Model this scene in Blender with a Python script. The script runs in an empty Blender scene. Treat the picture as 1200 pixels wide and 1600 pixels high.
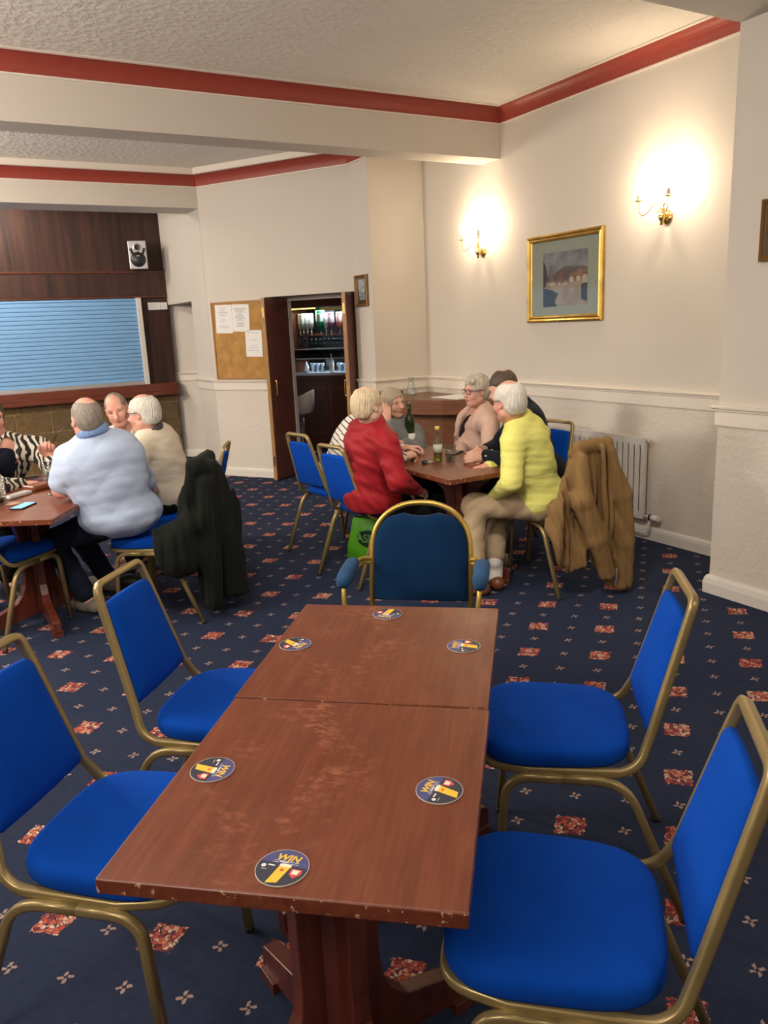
import bpy, bmesh, math, random
import numpy as np
from mathutils import Vector, Matrix
random.seed(7)
S = bpy.context.scene
COL = S.collection
PI = math.pi

# ---------------------------------------------------------------- camera
YAW, PITCH, ROLL, FPX, CAMH = math.radians(29.4), math.radians(13.57), math.radians(-2.59), 1221.0, 1.62
def camera():
    f0 = Vector((0, math.cos(PITCH), -math.sin(PITCH))); r0 = Vector((1, 0, 0)); u0 = r0.cross(f0)
    R = r0*math.cos(ROLL) + u0*math.sin(ROLL); U = -r0*math.sin(ROLL) + u0*math.cos(ROLL)
    M = Matrix(((math.cos(YAW), math.sin(YAW), 0), (-math.sin(YAW), math.cos(YAW), 0), (0, 0, 1)))
    f0, R, U = M@f0, M@R, M@U
    cd = bpy.data.cameras.new('camera'); cd.sensor_fit = 'VERTICAL'; cd.sensor_height = 32.0
    cd.lens = FPX/1600*32.0; cd.clip_start = .05; cd.clip_end = 60
    o = bpy.data.objects.new('camera', cd); COL.objects.link(o)
    o.matrix_world = Matrix(((R.x, U.x, -f0.x, 0), (R.y, U.y, -f0.y, 0), (R.z, U.z, -f0.z, CAMH), (0, 0, 0, 1)))
    S.camera = o
camera()

# ---------------------------------------------------------------- world, lights, exposure
S.view_settings.view_transform = 'Standard'; S.view_settings.look = 'None'
S.view_settings.gamma = 1.0; S.view_settings.use_curve_mapping = False
S.view_settings.exposure = 0.08
w = bpy.data.worlds.new('world'); S.world = w; w.use_nodes = True
w.node_tree.nodes['Background'].inputs[0].default_value = (1, .9, .78, 1)
w.node_tree.nodes['Background'].inputs[1].default_value = 0.02
def lamp(name, kind, loc, energy, col, size=.2, rot=None, sizey=None, spread=None):
    l = bpy.data.lights.new(name, kind); l.energy = energy; l.color = col
    if kind == 'AREA':
        l.size = size
        if sizey: l.shape = 'RECTANGLE'; l.size_y = sizey
        if spread: l.spread = spread
    else: l.shadow_soft_size = size
    o = bpy.data.objects.new(name, l); COL.objects.link(o); o.location = loc
    if rot: o.rotation_euler = rot
    return o
WARM = (1.0, .80, .60)
# unseen lights: inferred overhead lamps plus added fill, out of view or behind beams
NEUT = (1.0, .89, .77)
lamp('unseen_light', 'AREA', (.9, 1.5, 2.97), 9, NEUT, 1.1, (0, 0, 0), .5)
lamp('unseen_light', 'AREA', (-2.0, .2, 2.97), 14, NEUT, 1.1, (0, 0, 0), .5)
lamp('unseen_light', 'AREA', (2.4, -1.6, 2.97), 30, NEUT, 1.1, (0, 0, 0), .5)
lamp('unseen_light', 'POINT', (-1.1, 3.8, 2.45), 140, NEUT, .4)  # added fill, out of view, to brighten the near bay ceiling
lamp('unseen_light', 'POINT', (-2.9, 4.5, 2.45), 150, NEUT, .4)  # second added fill, spreads and softens the bay light
lamp('unseen_light', 'POINT', (.5, 2.1, 2.5), 14, NEUT, .35)  # added fill towards the low right wall
lamp('unseen_light', 'POINT', (-1.5, .7, 2.5), 85, NEUT, .35)  # added fill from the viewer's side, reaches the low right wall
lamp('unseen_light', 'AREA', (2.3, 1.8, 2.97), 6, NEUT, .9, (0, 0, 0), .5)  # small added fill for the wall below the rail
lamp('unseen_light', 'POINT', (-1.5, 7.2, 2.65), 290, NEUT, .2)
lamp('unseen_light', 'POINT', (.6, 9.75, 3.1), 60, NEUT, .14)
lamp('unseen_light', 'POINT', (-.5, -2.6, 2.4), 30, NEUT, .2)
def spot(loc, aim, energy, cone):  # unseen fill spots, added to brighten the seated groups
    l = bpy.data.lights.new('fill_spot', 'SPOT'); l.energy = energy; l.color = NEUT; l.spot_size = math.radians(cone); l.spot_blend = .9; l.shadow_soft_size = .14
    o = bpy.data.objects.new('fill_spot', l); COL.objects.link(o); o.location = loc
    o.rotation_euler = (Vector(aim)-Vector(loc)).to_track_quat('-Z', 'Y').to_euler()
spot((1.2, 1.9, 2.93), (3.1, 4.3, .4), 200, 60)  # added fill on the right group and the wall behind
spot((.2, 1.7, 2.93), (.95, 5.0, .6), 190, 62)  # added fill on the left group
# ---------------------------------------------------------------- tagging
def tag(o, label=None, cat=None, group=None, kind=None):
    if label: o['label'] = label
    if cat: o['category'] = cat
    if group: o['group'] = group
    if kind: o['kind'] = kind
    return o
def empty(name, loc=(0, 0, 0), rz=0.0, label=None, cat=None, group=None):
    o = bpy.data.objects.new(name, None); COL.objects.link(o)
    o.location = loc; o.rotation_euler = (0, 0, rz); o.empty_display_size = .05
    return tag(o, label, cat, group)
def copy_tree(o, parent=None):
    c = o.copy(); COL.objects.link(c)
    if parent: c.parent = parent
    for ch in list(o.children): copy_tree(ch, c)
    return c

# ---------------------------------------------------------------- materials
class N:
    """tiny expression builder over Math nodes"""
    nt = None
    def __init__(s, sock): s.s = sock
    def _m(op, *a):
        n = N.nt.nodes.new('ShaderNodeMath'); n.operation = op
        for i, v in enumerate(a):
            if isinstance(v, N): N.nt.links.new(v.s, n.inputs[i])
            else: n.inputs[i].default_value = float(v)
        return N(n.outputs[0])
    def __add__(s, o): return N._m('ADD', s, o)
    __radd__ = __add__
    def __sub__(s, o): return N._m('SUBTRACT', s, o)
    def __rsub__(s, o): return N._m('SUBTRACT', o, s)
    def __mul__(s, o): return N._m('MULTIPLY', s, o)
    __rmul__ = __mul__
    def __truediv__(s, o): return N._m('DIVIDE', s, o)
    def lt(s, o): return N._m('LESS_THAN', s, o)
    def gt(s, o): return N._m('GREATER_THAN', s, o)
    def abs(s): return N._m('ABSOLUTE', s)
    def fr(s): return N._m('FRACT', s)
    def sin(s): return N._m('SINE', s)
    def mx(s, o): return N._m('MAXIMUM', s, o)
    def mn(s, o): return N._m('MINIMUM', s, o)
    def pw(s, o): return N._m('POWER', s, o)
def newmat(name):
    m = bpy.data.materials.new(name); m.use_nodes = True
    N.nt = m.node_tree
    return m, m.node_tree, m.node_tree.nodes['Principled BSDF']
def coords(nt, kind='Object', scale=None, rot=None):
    tc = nt.nodes.new('ShaderNodeTexCoord'); out = tc.outputs[kind]
    if scale or rot:
        mp = nt.nodes.new('ShaderNodeMapping'); nt.links.new(out, mp.inputs[0])
        if scale: mp.inputs['Scale'].default_value = scale
        if rot: mp.inputs['Rotation'].default_value = rot
        out = mp.outputs[0]
    return out
def noise(nt, vec, scale, detail=3, rough=.5, dist=0):
    n = nt.nodes.new('ShaderNodeTexNoise'); n.inputs['Scale'].default_value = scale
    n.inputs['Detail'].default_value = detail; n.inputs['Roughness'].default_value = rough
    n.inputs['Distortion'].default_value = dist
    if vec is not None: nt.links.new(vec, n.inputs['Vector'])
    return n
def ramp(nt, fac, stops):
    r = nt.nodes.new('ShaderNodeValToRGB'); el = r.color_ramp.elements
    while len(el) < len(stops): el.new(.5)
    for e, (p, c) in zip(el, stops): e.position = p; e.color = (*c, 1)
    nt.links.new(fac, r.inputs[0]); return r.outputs[0]
def mix(nt, fac, a, b):
    m = nt.nodes.new('ShaderNodeMix'); m.data_type = 'RGBA'
    for sock, v in ((m.inputs[0], fac), (m.inputs[6], a), (m.inputs[7], b)):
        if isinstance(v, N): nt.links.new(v.s, sock)
        elif hasattr(v, 'is_linked'): nt.links.new(v, sock)
        elif isinstance(v, (int, float)): sock.default_value = v
        else: sock.default_value = (*v, 1)
    return m.outputs[2]
def bump(nt, b, h, strength, dist=.002):
    n = nt.nodes.new('ShaderNodeBump'); n.inputs['Strength'].default_value = strength
    n.inputs['Distance'].default_value = dist
    nt.links.new(h.s if isinstance(h, N) else h, n.inputs['Height']); nt.links.new(n.outputs[0], b.inputs['Normal']); return n
def simple(name, col, rough=.5, metal=0.0, bmp=None, var=.0, spec=None, coat=0):
    """bmp=(scale,strength,distance)"""
    m, nt, b = newmat(name)
    b.inputs['Base Color'].default_value = (*col, 1); b.inputs['Roughness'].default_value = rough
    b.inputs['Metallic'].default_value = metal
    if spec is not None: b.inputs['Specular IOR Level'].default_value = spec
    if coat: b.inputs['Coat Weight'].default_value = coat; b.inputs['Coat Roughness'].default_value = .15
    v = coords(nt)
    if var:
        n = noise(nt, v, 9, 4)
        c2 = tuple(max(0, c*(1-var)) for c in col); c3 = tuple(min(1, c*(1+var*.6)) for c in col)
        nt.links.new(ramp(nt, n.outputs[0], [(.3, c2), (.7, c3)]), b.inputs['Base Color'])
    if bmp:
        n = noise(nt, v, bmp[0], 3); bump(nt, b, n.outputs[0], bmp[1], bmp[2])
    return m
def fabric(name, col, scale=900, strength=.25, rough=.9, var=.12, fold=None, sheen=.03):
    m, nt, b = newmat(name); v = coords(nt)
    n = noise(nt, v, 5, 4); n2 = noise(nt, v, scale, 2)
    lo = tuple(c*(1-var) for c in col); hi = tuple(min(1, c*(1+var)) for c in col)
    c1 = ramp(nt, n.outputs[0], [(.3, lo), (.7, hi)])
    nt.links.new(c1, b.inputs['Base Color']); b.inputs['Roughness'].default_value = rough
    b.inputs['Sheen Weight'].default_value = sheen; b.inputs['Specular IOR Level'].default_value = .12
    h = N(n2.outputs[0])
    if fold:
        f = noise(nt, coords(nt, scale=fold), 1, 3, .5, 1.0); h = h*.05 + N(f.outputs[0])
        bump(nt, b, h, .35, .018)
    else: bump(nt, b, h, strength, .001)
    return m
def wood(name, dark, light, scale=(1, 12, 12), rough=.35, coat=.3, rot=None, band=4.0, bstr=.05):
    m, nt, b = newmat(name)
    v = coords(nt, scale=scale, rot=rot)
    n = noise(nt, v, band, 6, .6, .6); f = noise(nt, v, band*14, 3, .6)
    h = N(n.outputs[0])*.75 + N(f.outputs[0])*.25
    nt.links.new(ramp(nt, h.s, [(.32, dark), (.5, tuple((a+c)/2 for a, c in zip(dark, light))), (.68, light)]), b.inputs['Base Color'])
    b.inputs['Roughness'].default_value = rough; b.inputs['Coat Weight'].default_value = coat; b.inputs['Coat Roughness'].default_value = .2
    bump(nt, b, h, bstr, .002)
    return m
M = {}
M['gold'] = simple('gold_tube_paint', (.35, .265, .115), .33, .5, (60, .04, .001), .12)
M['bright_gold'] = simple('bright_gold_tube', (.62, .42, .10), .28, .75, None, .08)
M['brass'] = simple('brass', (.75, .55, .22), .2, 1.0)
M['gilt'] = simple('gilt_frame', (.55, .36, .09), .32, .8, (80, .2, .002), .3)
M['blue_fabric'] = fabric('royal_blue_upholstery', (.001, .056, .385), 700, .3, .95, .10, None, .0)
M['navy_fabric'] = fabric('navy_upholstery', (.004, .028, .085), 600, .35, .95, .12, None, .02)
M['armpad_fabric'] = fabric('worn_blue_armrest', (.028, .085, .19), 500, .4, .9, .25)
M['rubber'] = simple('black_rubber', (.012, .012, .012), .7)
M['black_plastic'] = simple('black_plastic', (.015, .015, .017), .4)
M['white_paint'] = simple('white_gloss_paint', (.72, .68, .62), .35, 0, (30, .05, .001))
M['enamel'] = simple('white_enamel', (.62, .59, .54), .4, 0, None, .03)
M['chrome'] = simple('chrome', (.7, .7, .7), .15, 1.0)
M['steel'] = simple('aluminium', (.65, .65, .66), .35, .9)
M['red_paint'] = simple('red_cornice_paint', (.30, .046, .029), .5, 0, (40, .1, .002), .06)
M['paper'] = simple('white_paper', (.78, .77, .75), .7)
M['ink'] = simple('grey_print', (.25, .25, .26), .8)
M['cork'] = simple('cork', (.44, .235, .065), .9, 0, (160, .5, .003), .25)
M['oak_strip'] = wood('oak_strip', (.26, .13, .045), (.42, .23, .08), (12, 12, 1.5), .45, .1)
M['mahogany'] = wood('mahogany', (.052, .014, .007), (.13, .038, .018), (12, 12, 1.2), .35, .3)
M['door_mahogany'] = wood('door_mahogany', (.10, .034, .030), (.20, .072, .060), (12, 12, 1.0), .35, .3)
M['mahogany_h'] = wood('mahogany_rail', (.10, .022, .012), (.19, .048, .024), (1.2, 12, 12), .3, .4)
M['walnut_counter'] = wood('walnut_counter', (.11, .036, .014), (.21, .08, .03), (1.2, 1.2, 14), .4, .2)
M['dark_boards'] = wood('dark_stained_boards', (.010, .003, .002), (.070, .026, .016), (9, 9, .45), .6, .0, None, 1.7, .3)
M['glow_white'] = None

def emis(name, col, st):
    m, nt, b = newmat(name); b.inputs['Base Color'].default_value = (*col, 1)
    b.inputs['Emission Color'].default_value = (*col, 1); b.inputs['Emission Strength'].default_value = st
    return m
M['bulb'] = emis('lit_bulb', (1, .86, .62), 60)
M['screen'] = emis('lit_blue_screen', (.05, .32, .85), 1.6)
M['phone_screen'] = emis('lit_phone_screen', (.18, .5, .9), .6)
M['led'] = emis('lit_led_strip', (1.0, .62, .12), 5)

def plaster(name, col, kind):
    m, nt, b = newmat(name); v = coords(nt)
    b.inputs['Roughness'].default_value = .75 if kind != 'ceiling' else .9
    n = noise(nt, v, 1.3, 3)
    lo = tuple(c*.95 for c in col)
    nt.links.new(ramp(nt, n.outputs[0], [(.3, lo), (.7, col)]), b.inputs['Base Color'])
    if kind == 'smooth':
        f = noise(nt, v, 160, 3); g = noise(nt, v, 5, 2)
        bump(nt, b, N(f.outputs[0]) + N(g.outputs[0])*2, .12, .002)
    elif kind == 'embossed':      # anaglypta paper under the rail
        f = noise(nt, v, 42, 4, .65, 1.5)
        wv = nt.nodes.new('ShaderNodeTexVoronoi'); wv.inputs['Scale'].default_value = 34; nt.links.new(v, wv.inputs['Vector'])
        bump(nt, b, N(f.outputs[0])*1.2 + N(wv.outputs[0])*.8, .45, .006); b.inputs['Roughness'].default_value = .5
    else:                         # stippled ceiling
        f = noise(nt, v, 26, 5, .7, 1.2)
        wv = nt.nodes.new('ShaderNodeTexVoronoi'); wv.inputs['Scale'].default_value = 20; nt.links.new(v, wv.inputs['Vector'])
        bump(nt, b, N(f.outputs[0])*1.5 + N(wv.outputs[0]), .9, .012)
    return m
M['wall'] = plaster('cream_wall', (.62, .57, .505), 'smooth')
M['wall_low'] = plaster('embossed_cream_paper', (.68, .62, .545), 'embossed')
M['ceil'] = plaster('stippled_ceiling', (.88, .84, .77), 'ceiling')
M['ceil_flat'] = plaster('flat_soffit', (.62, .58, .52), 'smooth')
M['trim'] = simple('cream_gloss_trim', (.74, .68, .60), .4, 0, (30, .06, .001))

def carpet():
    m, nt, b = newmat('patterned_carpet'); v = coords(nt)
    sp = nt.nodes.new('ShaderNodeSeparateXYZ'); nt.links.new(v, sp.inputs[0])
    wob = noise(nt, v, 120, 2)
    x = N(sp.outputs[0]) + (N(wob.outputs[0]) - .5)*.012; y = N(sp.outputs[1]) + (N(wob.outputs[1]) - .5)*.012
    ox, oy = 2.8923, 3.2589; ux, uy, vx, vy = .2491, -.2322, -.2592, -.2258
    det = ux*vy - uy*vx
    dx = x - ox; dy = y - oy
    i = dx*(vy/det) - dy*(vx/det); j = dy*(ux/det) - dx*(uy/det)
    a = ((i + 100.5).fr() - .5)*.342; c = ((j + 100.5).fr() - .5)*.342      # metres from the diamond centre
    aa, ca = a.abs(), c.abs()
    edge = noise(nt, v, 55, 2)
    sq = (aa.mx(ca) + (N(edge.outputs[0]) - .5)*.024).lt(.0475)
    vo = nt.nodes.new('ShaderNodeTexVoronoi'); vo.feature = 'DISTANCE_TO_EDGE'; vo.inputs['Scale'].default_value = 75; nt.links.new(v, vo.inputs['Vector'])
    vc = nt.nodes.new('ShaderNodeTexVoronoi'); vc.inputs['Scale'].default_value = 75; nt.links.new(v, vc.inputs['Vector'])
    leaf = ramp(nt, vc.outputs['Color'], [(.22, (.16, .03, .035)), (.38, (.42, .075, .05)), (.55, (.55, .14, .07)), (.68, (.60, .30, .20)), (.82, (.62, .46, .34))])
    lines = N(vo.outputs[0]).gt(.055)
    cross = aa.mn(ca).gt(.0045)
    ia = (((i*2 + 200.5).fr()) - .5)*.171; ja = (((j*2 + 200.5).fr()) - .5)*.171
    # small four-petal sprig
    iaa, jaa = ia.abs(), ja.abs()
    px_ = (iaa - jaa).abs(); pr = iaa + jaa
    ch = (ia*ja).gt(0.0); lean = (iaa - jaa*.45).abs()*ch + (jaa - iaa*.45).abs()*(1.0 - ch)
    petal = lean.lt(.0052)*pr.gt(.0065)*pr.lt(.0265)
    notred = 1.0 - aa.mx(ca).lt(.07)
    fib = noise(nt, v, 420, 2); fib2 = noise(nt, v, 38, 5, .7)
    base = ramp(nt, (N(fib.outputs[0])*.6 + N(fib2.outputs[0])*.4).s, [(.3, (.013, .019, .042)), (.7, (.033, .043, .082))])
    c1 = mix(nt, petal*notred, base, (.36, .25, .21))
    c2 = mix(nt, sq*lines, c1, leaf)
    nt.links.new(c2, b.inputs['Base Color'])
    b.inputs['Roughness'].default_value = 1; b.inputs['Specular IOR Level'].default_value = .1; b.inputs['Sheen Weight'].default_value = 0
    bump(nt, b, fib.outputs[0], .6, .004)
    return m
M['carpet'] = carpet()

def table_wood(name, worn):
    m, nt, b = newmat(name)
    v = coords(nt, scale=(9, 1.0, 9)); o = coords(nt)
    n = noise(nt, v, 3.5, 6, .6, .5); f = noise(nt, coords(nt, scale=(120, 5, 60)), 1, 3, .6)
    h = N(n.outputs[0])*.6 + N(f.outputs[0])*.4
    c = ramp(nt, h.s, [(.3, (.100, .022, .009)), (.5, (.142, .034, .0135)), (.72, (.20, .055, .022))])
    if worn:
        wn = noise(nt, o, 5, 5, .7, .8); wm = noise(nt, coords(nt, scale=(30, 60, 30)), 1, 4, .7)
        so = nt.nodes.new('ShaderNodeSeparateXYZ'); nt.links.new(o, so.inputs[0]); ox_, oy_ = N(so.outputs[0]), N(so.outputs[1])
        reg = (1.0 - ((ox_ + .08).abs()*4.2 + (oy_ - .02).abs()*1.6)).mx(0.0).pw(.8)
        sc = noise(nt, coords(nt, scale=(60, 4, 60), rot=(0, 0, .5)), 1, 2, .4)
        k = reg*N(ramp(nt, wn.outputs[0], [(.50, (0, 0, 0)), (.62, (1, 1, 1))]))*N(ramp(nt, wm.outputs[0], [(.46, (0, 0, 0)), (.56, (1, 1, 1))]))*.75
        c = mix(nt, k, c, (.36, .13, .07))
        # chips along the lipping
        sp = nt.nodes.new('ShaderNodeSeparateXYZ'); nt.links.new(o, sp.inputs[0])
        ch = noise(nt, o, 55, 3, .6)
        low = N(sp.outputs[2]).lt(.7435)
        k2 = N(ramp(nt, ch.outputs[0], [(.60, (0, 0, 0)), (.64, (1, 1, 1))]))*low
        c = mix(nt, k2, c, (.5, .33, .2))
    nt.links.new(c, b.inputs['Base Color'])
    r = noise(nt, o, 7, 4, .6)
    nt.links.new((N(r.outputs[0])*.25 + .28).s, b.inputs['Roughness']); b.inputs['Specular IOR Level'].default_value = .4
    b.inputs['Coat Weight'].default_value = .08; b.inputs['Coat Roughness'].default_value = .25
    bump(nt, b, f.outputs[0], .12, .0015)
    return m
M['table'] = table_wood('worn_mahogany_tabletop', True)
M['table_leg'] = wood('mahogany_pedestal', (.07, .014, .008), (.14, .034, .018), (10, 10, 1), .3, .4)

def glass_mat(name, col, rough=.02, ior=1.45, trans=1.0):
    m, nt, b = newmat(name); b.inputs['Base Color'].default_value = (*col, 1)
    b.inputs['Transmission Weight'].default_value = trans; b.inputs['Roughness'].default_value = rough; b.inputs['IOR'].default_value = ior
    return m
def thin_glass(name, tint, refl=.9, bumpy=0):
    m, nt, b = newmat(name); nt.nodes.remove(b); out = nt.nodes['Material Output']
    t = nt.nodes.new('ShaderNodeBsdfTransparent'); t.inputs[0].default_value = (*tint, 1)
    g = nt.nodes.new('ShaderNodeBsdfGlossy'); g.inputs['Roughness'].default_value = .04; g.inputs['Color'].default_value = (refl, refl, refl, 1)
    f = nt.nodes.new('ShaderNodeLayerWeight'); f.inputs['Blend'].default_value = .5
    mx = nt.nodes.new('ShaderNodeMixShader'); nt.links.new(t.outputs[0], mx.inputs[1]); nt.links.new(g.outputs[0], mx.inputs[2]); nt.links.new(mx.outputs[0], out.inputs[0])
    fac = N(f.outputs['Facing']).pw(3.5)*.75 + .05
    if bumpy:
        v = nt.nodes.new('ShaderNodeTexVoronoi'); v.inputs['Scale'].default_value = bumpy; nt.links.new(coords(nt), v.inputs['Vector'])
        bn = nt.nodes.new('ShaderNodeBump'); bn.inputs['Strength'].default_value = .5; bn.inputs['Distance'].default_value = .004; nt.links.new(v.outputs[0], bn.inputs['Height'])
        nt.links.new(bn.outputs[0], g.inputs['Normal']); nt.links.new(bn.outputs[0], f.inputs['Normal']); fac = fac*1.1
    nt.links.new(fac.mn(1.0).s, mx.inputs[0]); return m
M['glass'] = thin_glass('clear_glass', (.90, .93, .92))
M['green_glass'] = glass_mat('green_bottle_glass', (.10, .20, .05), .05)
M['pane'] = thin_glass('picture_glass', (.97, .98, .97), .6)

# ---------------------------------------------------------------- mesh helpers
def link(name, me, mat, parent=None, smooth=False):
    if mat is not None:
        for k in (mat if isinstance(mat, (list, tuple)) else [mat]): me.materials.append(k)
    if smooth: me.polygons.foreach_set('use_smooth', [True]*len(me.polygons))
    me.update()
    o = bpy.data.objects.new(name, me); COL.objects.link(o)
    if parent: o.parent = parent
    return o
class MB:
    def __init__(s): s.v = []; s.f = []; s.sm = []; s.mi = []
    def add(s, vs, fs, smooth=False, mi=0):
        n = len(s.v); s.v += [tuple(p) for p in vs]; s.f += [tuple(n+i for i in f) for f in fs]
        s.sm += [smooth]*len(fs); s.mi += [mi]*len(fs); return s
    def box(s, lo, hi, mi=0, R=None):
        x0, y0, z0 = lo; x1, y1, z1 = hi
        vs = [(x0, y0, z0), (x1, y0, z0), (x1, y1, z0), (x0, y1, z0), (x0, y0, z1), (x1, y0, z1), (x1, y1, z1), (x0, y1, z1)]
        if R is not None: vs = [R@Vector(p) for p in vs]
        return s.add(vs, [(0, 3, 2, 1), (4, 5, 6, 7), (0, 1, 5, 4), (1, 2, 6, 5), (2, 3, 7, 6), (3, 0, 4, 7)], False, mi)
    def prism(s, poly, z0, z1, mi=0, smooth=False):
        n = len(poly); vs = [(x, y, z0) for x, y in poly] + [(x, y, z1) for x, y in poly]
        fs = [tuple(range(n-1, -1, -1)), tuple(range(n, 2*n))]
        s.add(vs, fs, False, mi)
        b = len(s.v) - 2*n
        for i in range(n):
            s.f.append((b+i, b+(i+1) % n, b+n+(i+1) % n, b+n+i)); s.sm.append(smooth); s.mi.append(mi)
        return s
    def tube(s, pts, r, n=10, closed=False, mi=0, flat=1.0, caps=True, sq=False):
        if sq: n = 16
        P = [Vector(p) for p in pts]; L = len(P); rs = r if isinstance(r, (list, tuple)) else [r]*L
        T = []
        for i in range(L):
            a = P[(i-1) % L] if (closed or i > 0) else P[i]; c = P[(i+1) % L] if (closed or i < L-1) else P[i]
            T.append((c-a).normalized())
        up = Vector((0, 0, 1)) if abs(T[0].z) < .9 else Vector((1, 0, 0))
        nrm = (up - T[0]*up.dot(T[0])).normalized(); vs = []
        for i in range(L):
            nrm = (nrm - T[i]*nrm.dot(T[i])).normalized(); bn = T[i].cross(nrm)
            for k in range(n):
                a = 2*PI*k/n; q = (math.cos(a)**6+math.sin(a)**6)**(-1/6)*.95 if sq else 1
                vs.append(P[i] + nrm*math.cos(a)*rs[i]*q + bn*math.sin(a)*rs[i]*flat*q)
        fs = []
        for i in range(L if closed else L-1):
            j = (i+1) % L
            for k in range(n): fs.append((i*n+k, i*n+(k+1) % n, j*n+(k+1) % n, j*n+k))
        s.add(vs, fs, True, mi)
        if not closed and caps:
            b = len(s.v) - L*n
            s.f.append(tuple(b+k for k in range(n-1, -1, -1))); s.f.append(tuple(b+(L-1)*n+k for k in range(n))); s.sm += [False]*2; s.mi += [mi]*2
        return s
    def lathe(s, prof, n=20, c=(0, 0, 0), mi=0, smooth=True):
        vs = []
        for r, z in prof:
            for k in range(n): a = 2*PI*k/n; vs.append((c[0]+r*math.cos(a), c[1]+r*math.sin(a), c[2]+z))
        fs = []
        for i in range(len(prof)-1):
            for k in range(n): fs.append((i*n+k, i*n+(k+1) % n, (i+1)*n+(k+1) % n, (i+1)*n+k))
        if prof[0][0] > 1e-4: fs.append(tuple(range(n-1, -1, -1)))
        if prof[-1][0] > 1e-4: fs.append(tuple((len(prof)-1)*n+k for k in range(n)))
        return s.add(vs, fs, smooth, mi)
    def build(s, name, mat, parent=None, bevel=0, seg=2, loc=None):
        me = bpy.data.meshes.new(name); me.from_pydata(s.v, [], s.f)
        me.polygons.foreach_set('use_smooth', s.sm); me.polygons.foreach_set('material_index', s.mi)
        o = link(name, me, mat, parent)
        bm = bmesh.new(); bm.from_mesh(me); bmesh.ops.recalc_face_normals(bm, faces=bm.faces); bm.to_mesh(me); bm.free()
        if bevel:
            md = o.modifiers.new('bevel', 'BEVEL'); md.width = bevel; md.segments = seg; md.limit_method = 'ANGLE'; md.angle_limit = .6
            md.harden_normals = False
        if loc: o.location = loc
        return o
def arc(cx, cy, r, a0, a1, n):
    return [(cx + r*math.cos(a0+(a1-a0)*i/n), cy + r*math.sin(a0+(a1-a0)*i/n)) for i in range(n+1)]
def spline(pts, n=6):
    P = [Vector(p) for p in pts]; out = []
    for i in range(len(P)-1):
        p0 = P[max(i-1, 0)]; p1 = P[i]; p2 = P[i+1]; p3 = P[min(i+2, len(P)-1)]
        for k in range(n):
            t = k/n; out.append(.5*((2*p1) + (p2-p0)*t + (2*p0-5*p1+4*p2-p3)*t*t + (3*p1-p0-3*p2+p3)*t**3))
    out.append(P[-1]); return out
def rounded(pts, r, n=5):
    """polyline with rounded corners"""
    P = [Vector(p) for p in pts]; out = [P[0]]
    for i in range(1, len(P)-1):
        a = (P[i-1]-P[i]); b = (P[i+1]-P[i]); rr = min(r, a.length*.48, b.length*.48)
        A = P[i]+a.normalized()*rr; B = P[i]+b.normalized()*rr
        for k in range(n+1):
            t = k/n; out.append(A*(1-t)**2 + P[i]*2*t*(1-t) + B*t*t)
    out.append(P[-1]); return out
def struct(name, mb, mat, bevel=0, parent=None):
    o = mb.build(name, mat, parent, bevel)
    if parent is None: o['kind'] = 'structure'
    return o
def place(o, c, z=0, rz=0): o.location = (c[0], c[1], z); o.rotation_euler = (0, 0, rz)
def text_mesh(body, size, name, mat, parent, loc, rot, extrude=.0002, font_shear=0, bold=0):
    cu = bpy.data.curves.new(name, 'FONT'); cu.body = body; cu.size = size; cu.extrude = extrude; cu.align_x = 'CENTER'; cu.align_y = 'CENTER'
    cu.shear = font_shear; cu.offset = bold
    t = bpy.data.objects.new('tmp', cu); COL.objects.link(t)
    dg = bpy.context.evaluated_depsgraph_get(); dg.update()
    me = bpy.data.meshes.new_from_object(t.evaluated_get(dg)); bpy.data.objects.remove(t)
    me.materials.clear(); o = link(name, me, mat, parent); o.location = loc; o.rotation_euler = rot
    return o

# ================================================================= THE ROOM
DA = Vector((2.77, 8.66)); DB = Vector((3.775, 7.10))
DU = (DB-DA).normalized(); DN = Vector((-DU.y, DU.x))          # along the door wall; away from the room
DL = (DB-DA).length
DROT = math.atan2(DU.y, DU.x)
def dw(u, n, z=0): p = DA + DU*u + DN*n; return Vector((p.x, p.y, z))
ZC = 3.28; ZR = 1.045   # ceiling, wallpaper change
def wallbox(name, x0, y0, x1, y1, z0=0, z1=ZC, low=True, parent=None):
    """straight wall block: embossed paper below the rail, smooth above"""
    mb = MB()
    if low and z0 < ZR: mb.box((x0, y0, z0), (x1, y1, ZR), 1); mb.box((x0, y0, ZR), (x1, y1, z1), 0)
    else: mb.box((x0, y0, z0), (x1, y1, z1), 0)
    return struct(name, mb, [M['wall'], M['wall_low']])
f = MB(); f.box((-6.2, -5.2, -.1), (8, 13, 0)); struct('floor', f, M['carpet'])
c = MB(); c.box((-6.2, 2.86, ZC), (8, 13, ZC+.1)); struct('ceiling', c, M['ceil'])
c = MB(); c.box((-6.2, -5.2, 3.0), (4.6, 2.86, 3.45)); struct('ceiling_lowered', c, M['ceil_flat'])
wallbox('wall_right', 4.38, 2.0, 4.58, 6.95)
wallbox('wall_pillar', 3.78, -5.2, 4.379, 2.86)
mb = MB(); mb.box((3.775, 6.735, 0), (4.379, 7.10, ZR), 1); mb.box((3.775, 6.735, ZR), (4.379, 7.10, ZC), 0); struct('wall_pier', mb, [M['wall'], M['wall_low']])
wallbox('wall_left', -6.2, -5.2, -6.0, 13); wallbox('wall_back', -6.0, -5.2, 3.779, -5.0)
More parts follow.
